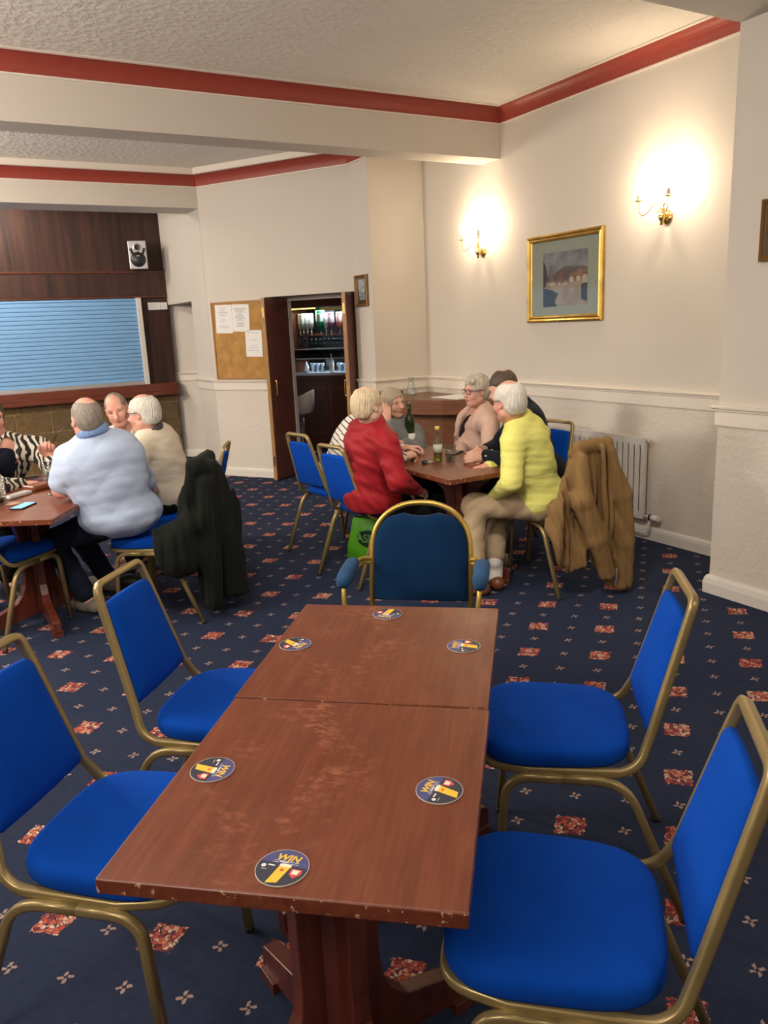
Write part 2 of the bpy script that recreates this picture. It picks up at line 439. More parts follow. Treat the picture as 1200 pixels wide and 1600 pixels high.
# door wall, 45 degrees across the corner
def dbox(mb, u0, u1, n0, n1, z0, z1, mi=0):
    vs = [dw(u0, n0, z0), dw(u1, n0, z0), dw(u1, n1, z0), dw(u0, n1, z0), dw(u0, n0, z1), dw(u1, n0, z1), dw(u1, n1, z1), dw(u0, n1, z1)]
    mb.add(vs, [(0, 3, 2, 1), (4, 5, 6, 7), (0, 1, 5, 4), (1, 2, 6, 5), (2, 3, 7, 6), (3, 0, 4, 7)], False, mi)
mb = MB(); dbox(mb, 0, .765, 0, .12, 0, ZR, 1); dbox(mb, 0, .765, 0, .12, ZR, 1.94); dbox(mb, 0, DL, 0, .12, 1.94, ZC)
struct('wall_door', mb, [M['wall'], M['wall_low']])
# side return with a plain opening
mb = MB()
mb.box((2.77, 8.67, 0), (2.92, 9.24, ZR), 1); mb.box((2.77, 8.67, ZR), (2.92, 9.24, ZC)); mb.box((2.77, 9.24, 1.965), (2.92, 10.4, ZC))
struct('wall_return', mb, [M['wall'], M['wall_low']])
mb = MB()
k0, k1 = Vector((2.79, 10.40)), Vector((3.75, 9.32)); kk = (k1-k0).normalized(); kn = Vector((-kk.y, kk.x))*.1
for z0, z1, mi in ((0, ZR, 1), (ZR, ZC, 0)):
    q = [k0, k1, k1+kn, k0+kn]; mb.prism([(p.x, p.y) for p in q], z0, z1, mi)
struct('wall_passage', mb, [M['wall'], M['wall_low']])
# beams
mb = MB(); mb.box((-6.0, 5.54, 2.90), (4.379, 5.80, ZC)); struct('beam_near', mb, M['wall'])
mb = MB(); mb.box((-6.0, 8.66, 2.90), (2.80, 9.10, ZC)); struct('beam_far', mb, M['wall'])
# panelled servery wall
mb = MB(); mb.box((-6.0, 10.30, 0), (2.769, 10.5, .84)); stone_wall = mb
mb2 = MB(); mb2.box((-6.0, 10.30, .84), (2.769, 10.5, ZC)); struct('wall_panelling', mb2, M['dark_boards'])

def stone_mat():
    m, nt, b = newmat('coursed_stone')
    rnd = random.Random(3); v = coords(nt); n = noise(nt, v, 22, 5, .7)
    g = nt.nodes.new('ShaderNodeNewGeometry')
    c = ramp(nt, n.outputs[0], [(.3, (.11, .066, .026)), (.7, (.24, .15, .06))])
    ra = nt.nodes.new('ShaderNodeObjectInfo')
    v2 = noise(nt, v, 2.2, 0); c = mix(nt, N(v2.outputs[0])*.6, c, (.09, .075, .05))
    nt.links.new(c, b.inputs['Base Color']); b.inputs['Roughness'].default_value = .9; bump(nt, b, n.outputs[0], .6, .01)
    return m
M['stone'] = stone_mat(); M['mortar'] = simple('sandy_mortar', (.34, .22, .10), .95, 0, (50, .5, .004), .2)
rnd = random.Random(11)
mb = MB(); mb.box((-6.0, 10.27, 0), (2.77, 10.31, .84), 1)
z = .01
while z < .80:
    h = rnd.choice([.13, .16, .2, .24]); h = min(h, .835-z); x = -3.6 - rnd.random()*.3
    while x < 2.76:
        wd = rnd.uniform(.18, .48); x1 = min(x+wd, 2.765)
        if x1 > x+.05:
            q = [(x+.008, z+.012), (x+.014, z+.006), (x1-.014, z+.006), (x1-.008, z+.012), (x1-.007, z+h-.014), (x1-.02, z+h-.006), (x+.018, z+h-.006), (x+.008, z+h-.014)]
            d = rnd.uniform(.008, .02)
            mb.add([(a, 10.272, b_) for a, b_ in q] + [(a*.985+(x+x1)/2*.015, 10.27-d, b_*.97+(z+h/2)*.03) for a, b_ in q],
                   [tuple(range(8, 16))] + [(i, (i+1) % 8, 8+(i+1) % 8, 8+i) for i in range(8)], False, 0)
        x = x1
    z += h
struct('wall_stone', mb, [M['stone'], M['mortar']])
# timber framing round the shutter
mb = MB()
mb.box((-3.0, 10.13, .85), (2.765, 10.31, .90)); mb.box((-3.0, 10.16, .90), (2.765, 10.31, 1.0))
struct('trim_servery', mb, [M['mahogany_h']], .006)
mb = MB(); mb.box((-3.0, 10.235, 2.355), (2.765, 10.31, 2.38)); mb.box((-3.0, 10.245, 2.085), (2.765, 10.31, 2.356)); mb.box((-3.0, 10.235, 2.06), (2.765, 10.31, 2.084))
struct('trim_servery_rails', mb, [M['mahogany']], .004)
mb = MB()
mb.box((-3.0, 10.243, 2.09), (2.76, 10.246, 2.35)); mb.box((2.43, 10.27, 1.0), (2.765, 10.31, 2.06)); struct('trim_servery_boards', mb, M['dark_boards'])
# cove cornices
def cornice(name, path, z0, z1, d, inward):
    """path points in plan, inward = normals per segment (towards room)"""
    prof = [(0.0, z0-.012), (.012, z0-.012), (.012, z0)] + [(.012 + d*(1-math.cos(t)), z0 + (z1-z0)*math.sin(t)) for t in [PI/2*i/7 for i in range(8)]] + [(.012+d, z1+.0), (.012+d+.02, z1+.005), (.012+d+.02, ZC-.001), (0, ZC-.001)]
    mb = MB(); n = len(prof); rows = []
    for i, p in enumerate(path):
        p = Vector(p); ns = []
        if i > 0: ns.append(Vector(inward[i-1]))
        if i < len(path)-1: ns.append(Vector(inward[i]))
        if len(ns) == 2: m_ = (ns[0]+ns[1]); m_ = m_ / (1+ns[0].dot(ns[1]))
        else: m_ = ns[0]
        rows.append([(p.x+m_.x*o, p.y+m_.y*o, z) for o, z in prof])
    for i in range(len(rows)-1):
        vs = rows[i]+rows[i+1]
        for k in range(n-1):
            red = 2 <= k <= 9
            mb.add([vs[k], vs[k+1], vs[n+k+1], vs[n+k]], [(0, 1, 2, 3)], False, 0 if red else 1)
    o = struct(name, mb, [M['red_paint'], M['trim']])
    return o
cornice('trim_1', [(-6, 5.54), (4.38, 5.54), (4.38, 2.86)], 3.17, 3.268, .085, [(0, -1), (-1, 0)])
dn = (-DN.x, -DN.y)
cornice('trim_2', [(-6, 8.66), (2.77, 8.66), (3.775, 7.10), (3.775, 5.80)], 3.115, 3.215, .085, [(0, -1), dn, (-1, 0)])
# dado rails and skirtings
def run(name, path, inward, prof, mat):
    mb = MB(); n = len(prof); rows = []
    for i, p in enumerate(path):
        p = Vector(p); ns = []
        if i > 0: ns.append(Vector(inward[i-1]))
        if i < len(path)-1: ns.append(Vector(inward[i]))
        m_ = ns[0] if len(ns) == 1 else (ns[0]+ns[1])/(1+ns[0].dot(ns[1]))
        rows.append([(p.x+m_.x*o, p.y+m_.y*o, z) for o, z in prof])
    for i in range(len(rows)-1):
        for k in range(n-1): mb.add([rows[i][k], rows[i][k+1], rows[i+1][k+1], rows[i+1][k]], [(0, 1, 2, 3)])
    for r in (rows[0], rows[-1]): mb.add(r, [tuple(range(n))])
    return struct(name, mb, mat)
def dado(top): return [(0, top-.115), (.010, top-.115), (.013, top-.108), (.013, top-.034), (.022, top-.030), (.024, top-.02), (.034, top-.014), (.036, top-.004), (.030, top), (0, top)]
SK = [(0, 0), (.018, 0), (.018, .065), (.014, .085), (.008, .094), (0, .096)]
SKP = [(0, 0), (.024, 0), (.026, .06), (.02, .09), (.012, .105), (0, .108)]
run('trim_3', [(4.38, 2.86), (4.38, 6.735), (3.775, 6.735), (3.775, 7.09)], [(-1, 0), (0, -1), (-1, 0)], dado(1.085), M['trim'])
run('baseboard_right', [(4.38, 2.86), (4.38, 6.735), (3.775, 6.735), (3.775, 7.09)], [(-1, 0), (0, -1), (-1, 0)], SK, M['white_paint'])
run('trim_4', [(3.78, -4.9), (3.78, 2.86), (4.38, 2.86)], [(-1, 0), (0, 1)], dado(1.095), M['trim'])
run('baseboard_pillar', [(3.78, -4.9), (3.78, 2.86), (4.38, 2.86)], [(-1, 0), (0, 1)], SKP, M['white_paint'])
e = dw(.765, 0)
run('trim_5', [(2.77, 9.24), (2.77, 8.66), (e.x, e.y)], [(-1, 0), dn], dado(1.085), M['trim'])
run('baseboard_door', [(2.77, 9.24), (2.77, 8.66), (e.x, e.y)], [(-1, 0), dn], SK, M['white_paint'])
kd = (-kn.x*10, -kn.y*10)
run('trim_6', [(2.79, 10.40), (3.75, 9.32)], [kd], dado(1.115), M['trim']); run('baseboard_passage', [(2.79, 10.40), (3.75, 9.32)], [kd], SK, M['white_paint'])

# doorway: lining, stop and the two folded-back leaves
mb = MB()
dbox(mb, .765, 1.85, .12, .36, 1.94, 1.97)
struct('door_1', mb, M['mahogany'])
mb = MB(); dbox(mb, .80, .86, .30, .36, 0, 1.94); dbox(mb, .80, 1.85, .30, .36, 1.90, 1.94); struct('trim_7', mb, M['white_paint'])
def leaf(name, h, fedge, sign):
    hx = Vector((h[0], h[1])); fx = Vector((fedge[0], fedge[1])); d = fx-hx; L = d.length
    t = empty(name, (hx.x, hx.y, 0), math.atan2(d.y, d.x)); t['kind'] = 'structure'
    b = MB(); b.box((0, -.02, .008), (L-.012, .02, 1.93)); b.build('door_panel', M['door_mahogany'], t, .002)
    b = MB(); b.box((L-.012, -.0205, .008), (L, .0205, 1.93)); b.build('door_edge', M['oak_strip'], t, .001)
    b = MB()
    b.tube(rounded([(L-.06, .02*sign, .92), (L-.06, .065*sign, .92), (L-.06, .065*sign, 1.08), (L-.06, .02*sign, 1.08)], .02), .007, 8)
    b.build('door_handle', M['brass'], t)
    for z in (1.78, .98, .22):
        b = MB(); b.box((L-.001, -.012, z-.05), (L+.003, .012, z+.05)); b.build('hinge', M['brass'], t)
    return t
p, q = dw(.835, .30), dw(.845, -.15); leaf('door_2', p, q, 1)
p, q = dw(1.80, .30), dw(1.825, -.17); leaf('door_3', p, q, -1)
# bar room shell behind the doorway
def pts2(*q): return [(a.x, a.y) for a in q]
mb = MB(); dbox(mb, -1.5, 2.4, 2.45, 2.55, 0, 2.5); dbox(mb, 2.2, 2.3, .12, 2.45, 0, 2.5)
mb.prism(pts2(k1, dw(.3, .125), dw(.36, .13), k1+kn*.8), 0, 2.5)
mb.prism([(2.80, 10.52), (2.86, 10.42), (4.10, 11.2), (4.04, 11.3)], 0, 2.5)
struct('wall_bar', mb, M['mahogany'])
mb = MB(); mb.prism(pts2(dw(.3, .125), dw(2.3, .125), dw(2.3, 2.55), dw(-1.5, 2.55), Vector((2.80, 10.52)), k1+kn*.9), 2.5, 2.56)
struct('ceiling_bar', mb, M['ceil_flat'])
# ================================================================= CHAIRS
def seat_mesh(name, mat, parent, w, y0, y1, z0, z1, taper=.04, ex=3.6):
    """upholstered pad: stacked superellipse rings with a crowned top"""
    cy, hy = (y0+y1)/2, (y1-y0)/2; n = 56; mb = MB(); H = z1-z0
    prof = [(.90, 0), (.975, .06*H), (1.0, .22*H), (1.0, .55*H), (.985, .74*H), (.95, .87*H), (.86, .95*H), (.6, .99*H), (.3, H), (.0001, H)]
    vs = []; fs = []
    for s, z in prof:
        for k in range(n):
            a = 2*PI*k/n; c, d = math.cos(a), math.sin(a)
            x = math.copysign(abs(c)**(2/ex), c); y = math.copysign(abs(d)**(2/ex), d)
            vs.append((x*s*(w/2)*(1+taper*y), cy+y*s*hy, z0+z))
    for i in range(len(prof)-1):
        for k in range(n): fs.append((i*n+k, i*n+(k+1) % n, (i+1)*n+(k+1) % n, (i+1)*n+k))
    fs.append(tuple(range(n-1, -1, -1)))
    return mb.add(vs, fs, True).build(name, mat, parent)
def back_pad(name, mat, parent, poly, place_fn, th=.026, bulge=.012):
    """poly = outline in (x, s); place_fn(x,s,t) -> 3D, t across the thickness"""
    mb = MB(); n = len(poly); cx = sum(p[0] for p in poly)/n; cs = sum(p[1] for p in poly)/n
    rings = [(.955, -th/2), (1.0, -th/2+.006), (1.0, th/2-.006), (.975, th/2), (.8, th/2+bulge*.55), (.45, th/2+bulge*.9), (.001, th/2+bulge)]
    back = [(.955, -th/2), (.7, -th/2-.004), (.001, -th/2-.006)]
    vs = []; fs = []
    for s, t in rings: vs += [place_fn(cx+(x-cx)*s, cs+(y-cs)*s, t) for x, y in poly]
    for i in range(len(rings)-1):
        for k in range(n): fs.append((i*n+k, i*n+(k+1) % n, (i+1)*n+(k+1) % n, (i+1)*n+k))
    b = len(vs)
    for s, t in back: vs += [place_fn(cx+(x-cx)*s, cs+(y-cs)*s, t) for x, y in poly]
    for i in range(len(back)-1):
        for k in range(n): fs.append((b+(i+1)*n+k, b+(i+1)*n+(k+1) % n, b+i*n+(k+1) % n, b+i*n+k))
    return mb.add(vs, fs, True).build(name, mat, parent)
def make_chair(label, group):
    t = empty('banquet_chair', label=label, cat='chair', group=group)
    seat_mesh('seat', M['blue_fabric'], t, .425, .135, .555, .436, .497)
    yb, yt, zb, zt = .098, .012, .525, .835
    L = math.hypot(yb-yt, zt-zb); ty, tz = (yt-yb)/L, (zt-zb)/L
    def pf(x, s, th): return (x, yb+ty*s+tz*th, zb+tz*s-ty*th)
    hw0, hw1 = .160, .127
    poly = [(-hw0+.015, 0), (hw0-.015, 0), (hw0, .015)]
    poly = [Vector((x, s)) for x, s in [(-hw0, .012), (-hw0+.012, 0), (-.05, -.003), (.05, -.003), (hw0-.012, 0), (hw0, .012), (hw1+.016, L*.5), (hw1+.002, L-.02), (hw1-.012, L-.002), (.05, L+.002), (-.05, L+.002), (-hw1+.012, L-.002), (-hw1-.002, L-.02), (-hw1-.016, L*.5)]]
    back_pad('backrest', M['blue_fabric'], t, [(p.x, p.y) for p in poly], pf)
    # one bent tube: seat ring and back hoop
    half = [(0, .548, .428), (.175, .545, .428), (.205, .42, .428), (.203, .17, .430), (.196, .128, .455), (.168, .097, .53), (.137, .012, .835), (.128, -.002, .888), (0, -.004, .892)]
    pts = rounded([half[0], half[1], half[2]], .07)[:-1] + rounded([half[2], half[3], half[4], half[5]], .05)[:-1] + rounded([half[5], half[6], (.127, -.004, .892), half[8]], .06, 6)
    right = pts; left = [Vector((-p[0], p[1], p[2])) for p in reversed(right)][1:-1]
    b = MB(); b.tube(list(right)+left, .0115, 10, closed=True, sq=True); b.build('back_frame', M['gold'], t)
    for sx in (1, -1):
        X = .2235*sx; fp = rounded([(X, .508, .004), (X*.985, .478, .415), (X*.985, .33, .415)], .07, 7)
        b = MB(); b.tube(fp, .0118, 10, sq=True); lg = b.build('leg', M['gold'], t)
        c = MB(); c.tube([(X, .5083, 0), (X, .5065, .018)], .0133, 10); c.build('rubber_foot', M['rubber'], lg)
        rp = rounded([(X, 0, .004), (X*.985, .165, .413), (X*.985, .33, .415)], .08, 7)
        b = MB(); b.tube(rp, .0118, 10, sq=True); lg = b.build('leg', M['gold'], t)
        c = MB(); c.tube([(X, -.001, 0), (X, .006, .018)], .0133, 10); c.build('rubber_foot', M['rubber'], lg)
    b = MB(); b.tube([(-.22, .24, .412), (.22, .24, .412)], .008, 8); b.tube([(-.22, .42, .412), (.22, .42, .412)], .008, 8); b.build('cross_bar', M['gold'], t)
    return t
CH = 'blue banquet chairs with gold frames'
chair0 = None
def chair(x, y, face, label):
    global chair0
    if chair0 is None: chair0 = make_chair(label, CH); c = chair0
    else: c = copy_tree(chair0); c['label'] = label
    c.location = (x, y, 0); c.rotation_euler = (0, 0, math.radians(face-90)); return c
chair(1.695, 1.364, 140.6, 'empty blue chair right of the near table, at its far table half')
chair(1.168, .772, 136.5, 'empty blue chair nearest the viewer, bottom right beside the near table')
chair(.424, 2.471, -41.5, 'empty blue chair left of the near table, beside the far table half')
chair(.01, 1.995, -43, 'empty blue chair at the left picture edge, nearest left of the near table')
chair(2.157, 5.01, 9, 'blue chair closest to the doorway, under the person in a striped top')
chair(2.09, 4.35, 9, 'blue chair under the man in the red jacket')
chair(3.215, 3.253, 85.5, 'blue chair with the brown jacket over its back, under the man in yellow')
chair(3.80, 4.17, 183, 'blue chair in front of the radiator, behind the man in the dark jumper')
chair(3.93, 4.78, 182, 'blue chair under the woman in the pink cardigan')
chair(2.92, 5.46, -88, 'blue chair under the woman in the grey jumper')
chair(1.28, 4.355, 143, 'blue chair with the dark coat over its back, under the man in light blue')
chair(1.62, 4.95, 153, 'blue chair under the man in the cream jumper, its bare back showing')
chair(-.02, 4.577, 40.5, 'empty blue chair tucked under the far left table corner, at the left picture edge')
chair(1.32, 6.05, -105, 'blue chair under the man in the white shirt facing the viewer')
chair(.05, 6.05, -72, 'blue chair under the woman in the black and white patterned top')

# armchair at the head of the table
def make_armchair(loc, face):
    t = empty('armchair', loc, math.radians(face-90), 'gold-framed armchair with a navy rounded back at the far end of the near table', 'armchair')
    seat_mesh('seat', M['navy_fabric'], t, .47, .08, .54, .425, .495)
    def yy(z): return .085 - .10*(z-.45)/.45
    hw = .205; zs = .70; ztop = .893
    def hoop(o, zlo):
        pts = [(hw-o, zlo)]
        for i in range(15):
            a = PI*i/14*.5; pts.append(((hw-o)*math.cos(a)**.9 if i < 14 else 0, zs+(ztop-o-zs)*math.sin(a)**.9))
        return pts
    h = hoop(0, .42); right = [(x, yy(z), z) for x, z in h]; left = [(-x, y, z) for x, y, z in reversed(right)][1:]
    b = MB(); b.tube(right+left, .0115, 10, flat=1.0); b.build('back_frame', M['bright_gold'], t)
    hp = [p for p in hoop(.011, .50) if p[1] < .842]; 
    poly = hp + [(.075, .850), (.04, .842), (0, .838), (-.04, .842), (-.075, .850)] + [(-x, z) for x, z in reversed(hp)]
    poly = [(x, z) for x, z in poly]
    def pf(x, z, th): return (x, yy(z)+th, z)
    back_pad('backrest', M['navy_fabric'], t, poly, pf, .034, .014)
    for sx in (1, -1):
        b = MB()
        b.tube(spline([(sx*.205, yy(.665), .665), (sx*.245, .075, .672), (sx*.258, .16, .668), (sx*.262, .30, .655), (sx*.258, .345, .60), (sx*.245, .37, .45)], 6), .0095, 8)
        b.tube(spline([(sx*.205, yy(.645), .648), (sx*.24, .075, .654), (sx*.252, .16, .650), (sx*.258, .26, .645)], 6), .007, 8)
        ar = b.build('armrest', M['bright_gold'], t)
        b = MB(); n = 14; vs = []; fs = []
        rows = [(.13, .006, .006), (.135, .02, .014), (.16, .029, .021), (.24, .032, .024), (.31, .030, .026), (.345, .024, .022), (.352, .008, .008)]
        for y, rx, rz in rows:
            for k in range(n):
                a = 2*PI*k/n; c_, s_ = math.cos(a), math.sin(a)
                vs.append((sx*.262+math.copysign(abs(c_)**.7, c_)*rx, y, .672-(y-.24)*.12+math.copysign(abs(s_)**.7, s_)*rz))
        for i in range(len(rows)-1):
            for k in range(n): fs.append((i*n+k, i*n+(k+1) % n, (i+1)*n+(k+1) % n, (i+1)*n+k))
        fs += [tuple(range(n-1, -1, -1)), tuple((len(rows)-1)*n+k for k in range(n))]
        b.add(vs, fs, True).build('arm_pad', M['armpad_fabric'], ar)
        for y0, y1 in ((.50, .44), (-.02, .10)):
            b = MB(); b.tube([(sx*.235, y0, .004), (sx*.225, y1, .425)], .0115, 10); lg = b.build('leg', M['bright_gold'], t)
            c = MB(); c.tube([(sx*.235, y0, 0), (sx*.2345, y0, .016)], .0128, 10); c.build('rubber_foot', M['rubber'], lg)
    b = MB(); b.tube([(-.22, .44, .418), (.22, .44, .418), (.22, .10, .418), (-.22, .10, .418)], .0095, 8, closed=True); b.build('seat_frame', M['bright_gold'], t)
make_armchair((1.672, 2.66, 0), 229.5)

# ================================================================= TABLES
def make_table(label, group, W=.62, L=.648, reach=1.0):
    t = empty('pub_table', label=label, cat='table', group=group)
    h = .745; b = MB(); b.box((-W/2, -L/2, h-.030), (W/2, L/2, h)); b.build('tabletop', M['table'], t, .004, 3)
    b = MB(); b.box((-.045, -.045, .09), (.045, .045, .716)); b.build('column', M['table_leg'], t, .003)
    b = MB(); b.box((-.20, -.035, .69), (.20, .035, .7155)); b.box((-.035, -.25, .69), (.035, .25, .7155)); b.build('bearer', M['table_leg'], t, .003)
    prof = [(.0, .69), (.20, .69), (.17, .655), (.115, .60), (.098, .53), (.096, .30), (.102, .24), (.128, .185), (.17, .145), (.36, .095), (.375, .085), (.375, .028), (.35, .024), (.08, .055), (.0, .055)]
    for k, a in enumerate((45, 135, 225, 315)):
        d = math.atan2(math.copysign(L, math.sin(math.radians(a))), math.copysign(W, math.cos(math.radians(a))))
        R = Matrix.Rotation(d, 3, 'Z'); vs = []
        for yy in (-.021, .021): vs += [R@Vector((r if r < .18 else .17+(r-.17)*reach, yy, z)) for r, z in prof]
        n = len(prof); fs = [tuple(range(n-1, -1, -1)), tuple(range(n, 2*n))] + [(i, (i+1) % n, n+(i+1) % n, n+i) for i in range(n)]
        b = MB(); b.add(vs, fs); lg = b.build('leg', M['table_leg'], t, .003)
        b = MB(); b.box((.17+.13*reach, -.03, 0), (.17+.2*reach, .03, .03), 0, R); b.build('foot_pad', M['table_leg'], lg, .002)
    return t
tab0 = make_table('empty reddish wooden table nearest the viewer, worn top with three beer mats', 'dark red pub tables')
place(tab0, (.5545, 1.275), 0, math.radians(-40.3))
def table(x, y, deg, label):
    t = copy_tree(tab0); t['label'] = label; place(t, (x, y), 0, math.radians(deg)); return t
table(.974, 1.776, -40.3, 'empty reddish wooden table pushed against the far edge of the nearest one')
tab1 = make_table('', 'dark red pub tables', reach=.62)
def table(x, y, deg, label, c=True):
    t = copy_tree(tab1) if c else tab1; t['label'] = label; place(t, (x, y), 0, math.radians(deg)); return t
table(2.755, 3.894, 0, 'dark wooden table under the clear bottle and tumbler, by the man in yellow')
table(2.755, 4.545, 0, 'dark wooden table under the green wine bottle, by the woman in grey', False)
ua = math.radians(60)
U3 = Vector((math.cos(ua), math.sin(ua))); V3 = Vector((-U3.y, U3.x)); C3 = Vector((.426, 4.114))
p = C3+U3*.60+V3*.40
t = make_table('large dark wooden table at the left edge, with the phones, glasses and purse on it', 'dark red pub tables', .80, 1.2); place(t, (p.x, p.y), 0, math.radians(-30))

# beer mats
def printed(name, col): return simple(name, col, .45, 0)
MM = dict(edge=printed('mat_edge', (.52, .46, .40)), navy=printed('mat_navy_print', (.025, .028, .05)), blue=printed('mat_blue_print', (.06, .065, .20)),
          yel=printed('mat_yellow_print', (.80, .50, .04)), pale=printed('mat_cream_print', (.80, .76, .60)), red=printed('mat_red_print', (.62, .06, .07)), white=printed('mat_white_print', (.72, .70, .70)))
def make_mat(label):
    t = empty('beer_mat', label=label, cat='beer mat', group='round beer mats on the near tables'); R = .0455
    circ = lambda r, n=40, cx=0, cy=0: [(cx+r*math.cos(2*PI*i/n), cy+r*math.sin(2*PI*i/n)) for i in range(n)]
    b = MB(); b.prism(circ(R), 0, .0018); b.build('card', MM['edge'], t)
    b = MB(); b.prism(circ(R-.0012), .0018, .0019); b.build('print_ground', MM['navy'], t)
    top = [(r*1.0, s) for r, s in [(math.cos(a)*(R-.0016), math.sin(a)*(R-.0016)) for a in [math.radians(d) for d in range(8, 176, 8)]]]
    b = MB(); b.prism(top, .0019, .00196); b.build('print_sky', MM['blue'], t)
    b = MB(); b.prism([(-.006, .004), (.014, .004), (.006, -.036), (-.013, -.0405)][::-1], .00196, .0021); b.build('print_glass', MM['yel'], t)
    b = MB(); b.prism([(-.0065, .002), (.0145, .002), (.0148, .0075), (.010, .0095), (-.002, .0095), (-.0065, .0075)][::-1], .0021, .0022); b.build('print_foam', MM['pale'], t)
    b = MB(); b.prism(circ(.0035, 14, .002, -.006), .0021, .0022); b.build('print_badge', MM['red'], t)
    b = MB(); b.prism([(.017, .001), (.037, .001), (.037, -.010), (.027, -.021), (.017, -.012)][::-1], .0020, .0021); b.build('print_shield', MM['red'], t)
    b = MB(); b.prism([(.0205, -.001), (.033, -.001), (.031, -.0115), (.0205, -.0115)][::-1], .0021, .0022); b.build('print_panel', MM['pale'], t)
    b = MB(); b.prism(circ(.0042, 16, -.033, -.002), .0020, .0021); b.build('print_roundel', MM['white'], t)
    for (x0, y0, x1, y1) in ((-.020, .0145, .024, .0155), (-.010, .0118, .006, .0138), (-.022, .0102, -.012, .0112), (.010, .0102, .024, .0112), (-.026, .0, -.014, .003), (-.034, -.0105, -.024, -.0095)):
        b = MB(); b.box((x0, y0, .0020), (x1, y1, .0021)); b.build('print_line', MM['white'], t)
    text_mesh('WIN', .0205, 'lettering', MM['yel'], t, (.001, .0235, .0021), (0, 0, 0), .00008, .2, .0006)
    return t
mat0 = None
for x, y, a, lb in ((.383, 1.079, -48, 'round beer mat at the near edge of the nearest table, lettering upright'),
                    (.379, 1.437, -134, 'round beer mat at the left edge of the nearest table'),
                    (.724, 1.118, 34, 'round beer mat at the right edge of the nearest table'),
                    (.783, 1.937, -156, 'round beer mat at the left edge of the second table'),
                    (1.161, 1.647, 46, 'round beer mat at the right edge of the second table'),
                    (1.114, 1.984, 134, 'round beer mat at the far edge of the second table, by the armchair')):
    if mat0 is None: mat0 = make_mat(lb); t = mat0
    else: t = copy_tree(mat0); t['label'] = lb
    t.location = (x, y, .7455); t.rotation_euler = (0, 0, math.radians(a))

# ================================================================= SHUTTER, SPEAKER, BOARD
t = empty('roller_shutter', (0, 10.27, 0), 0, 'blue slatted roller shutter closed over the servery opening', 'shutter')
m_, nt, b_ = newmat('blue_shutter_paint'); b_.inputs['Base Color'].default_value = (.20, .41, .70, 1); b_.inputs['Roughness'].default_value = .45
M['shutter'] = m_; M['groove'] = simple('shutter_groove', (.05, .12, .25), .5)
b = MB(); z = 1.045; n = 0
while z < 2.045:
    z1 = min(z+.049, 2.055)
    vs = []
    for x in (-2.6, 2.37): vs += [(x, -.038, z), (x, -.044, z+.004), (x, -.045, (z+z1)/2), (x, -.044, z1-.007), (x, -.038, z1-.004)]
    b.add(vs, [(i, i+1, 6+i, 5+i) for i in range(4)], False, 0)
    b.add([(-2.6, -.038, z1-.004), (-2.6, -.038, z1), (2.37, -.038, z1), (2.37, -.038, z1-.004)], [(0, 1, 2, 3)], False, 1)
    z = z1
b.build('slats', [M['shutter'], M['groove']], t)
b = MB(); b.box((2.365, -.07, 1.0), (2.425, 0, 2.06)); b.build('guide_rail', M['white_paint'], t, .003)
b = MB(); b.box((-2.6, -.065, 1.0), (2.365, 0, 1.045)); b.build('bottom_bar', M['steel'], t, .003)

t = empty('loudspeaker', (2.405, 10.02, 2.385), math.radians(-14), 'silver loudspeaker with a black grille, on the ledge over the shutter', 'loudspeaker')
M['silver'] = simple('silver_plastic', (.52, .52, .53), .35, .4)
b = MB(); b.box((-.105, 0, 0), (.105, .19, .325)); b.build('cabinet', simple('grey_cabinet', (.10, .10, .10), .6), t, .006)
b = MB(); b.box((-.105, -.02, 0), (.105, 0, .325)); b.build('front_baffle', M['silver'], t, .008)
cone = lambda r, cx, cz, y, n=28: [(cx+r*math.cos(2*PI*i/n), y, cz+r*math.sin(2*PI*i/n)) for i in range(n)]
b = MB(); b.add(cone(.088, 0, .11, -.020)+cone(.082, 0, .11, -.034)+[(0, -.04, .11)], [(i, (i+1) % 28, 28+(i+1) % 28, 28+i) for i in range(28)]+[(28+i, 28+(i+1) % 28, 56) for i in range(28)], True)
for s in (-1, 1): b.tube([(s*.055, -.026, .175), (s*.082, -.024, .235)], .014, 8)
b.build('grille', M['black_plastic'], t)
b = MB(); b.add(cone(.052, 0, .25, -.021)+cone(.034, 0, .25, -.030), [(i, (i+1) % 28, 28+(i+1) % 28, 28+i) for i in range(28)], True); hn = b.build('horn_ring', M['silver'], t)
b = MB(); b.add(cone(.033, 0, .25, -.029)+[(0, -.02, .25)], [(i, (i+1) % 28, 28) for i in range(28)], True); b.build('tweeter', M['black_plastic'], hn)
b = MB(); b.box((-.017, -.043, .145), (.017, -.040, .153)); b.build('badge', M['silver'], t)
b = MB(); b.tube([(0, .1, .0), (0, .1, -.003)], .02, 10); b.build('bracket', M['black_plastic'], t)

t = empty('notice', (2.62, 10.245, 1.955), 0, 'two pale paper strips fixed side by side on the dark boards by the shutter', 'notice')
b = MB(); b.box((-.105, 0, -.045), (.045, .006, .045)); b.build('sheet', M['paper'], t)
b = MB(); b.box((.048, 0, -.043), (.135, .006, .043)); b.build('sheet', M['paper'], t)
b = MB()
for i in range(4): b.box((-.09, -.0006, .025-i*.015), (.02-.01*(i % 2), 0, .029-i*.015))
b.build('faint_writing', simple('faint_print', (.5, .48, .48), .8), t)

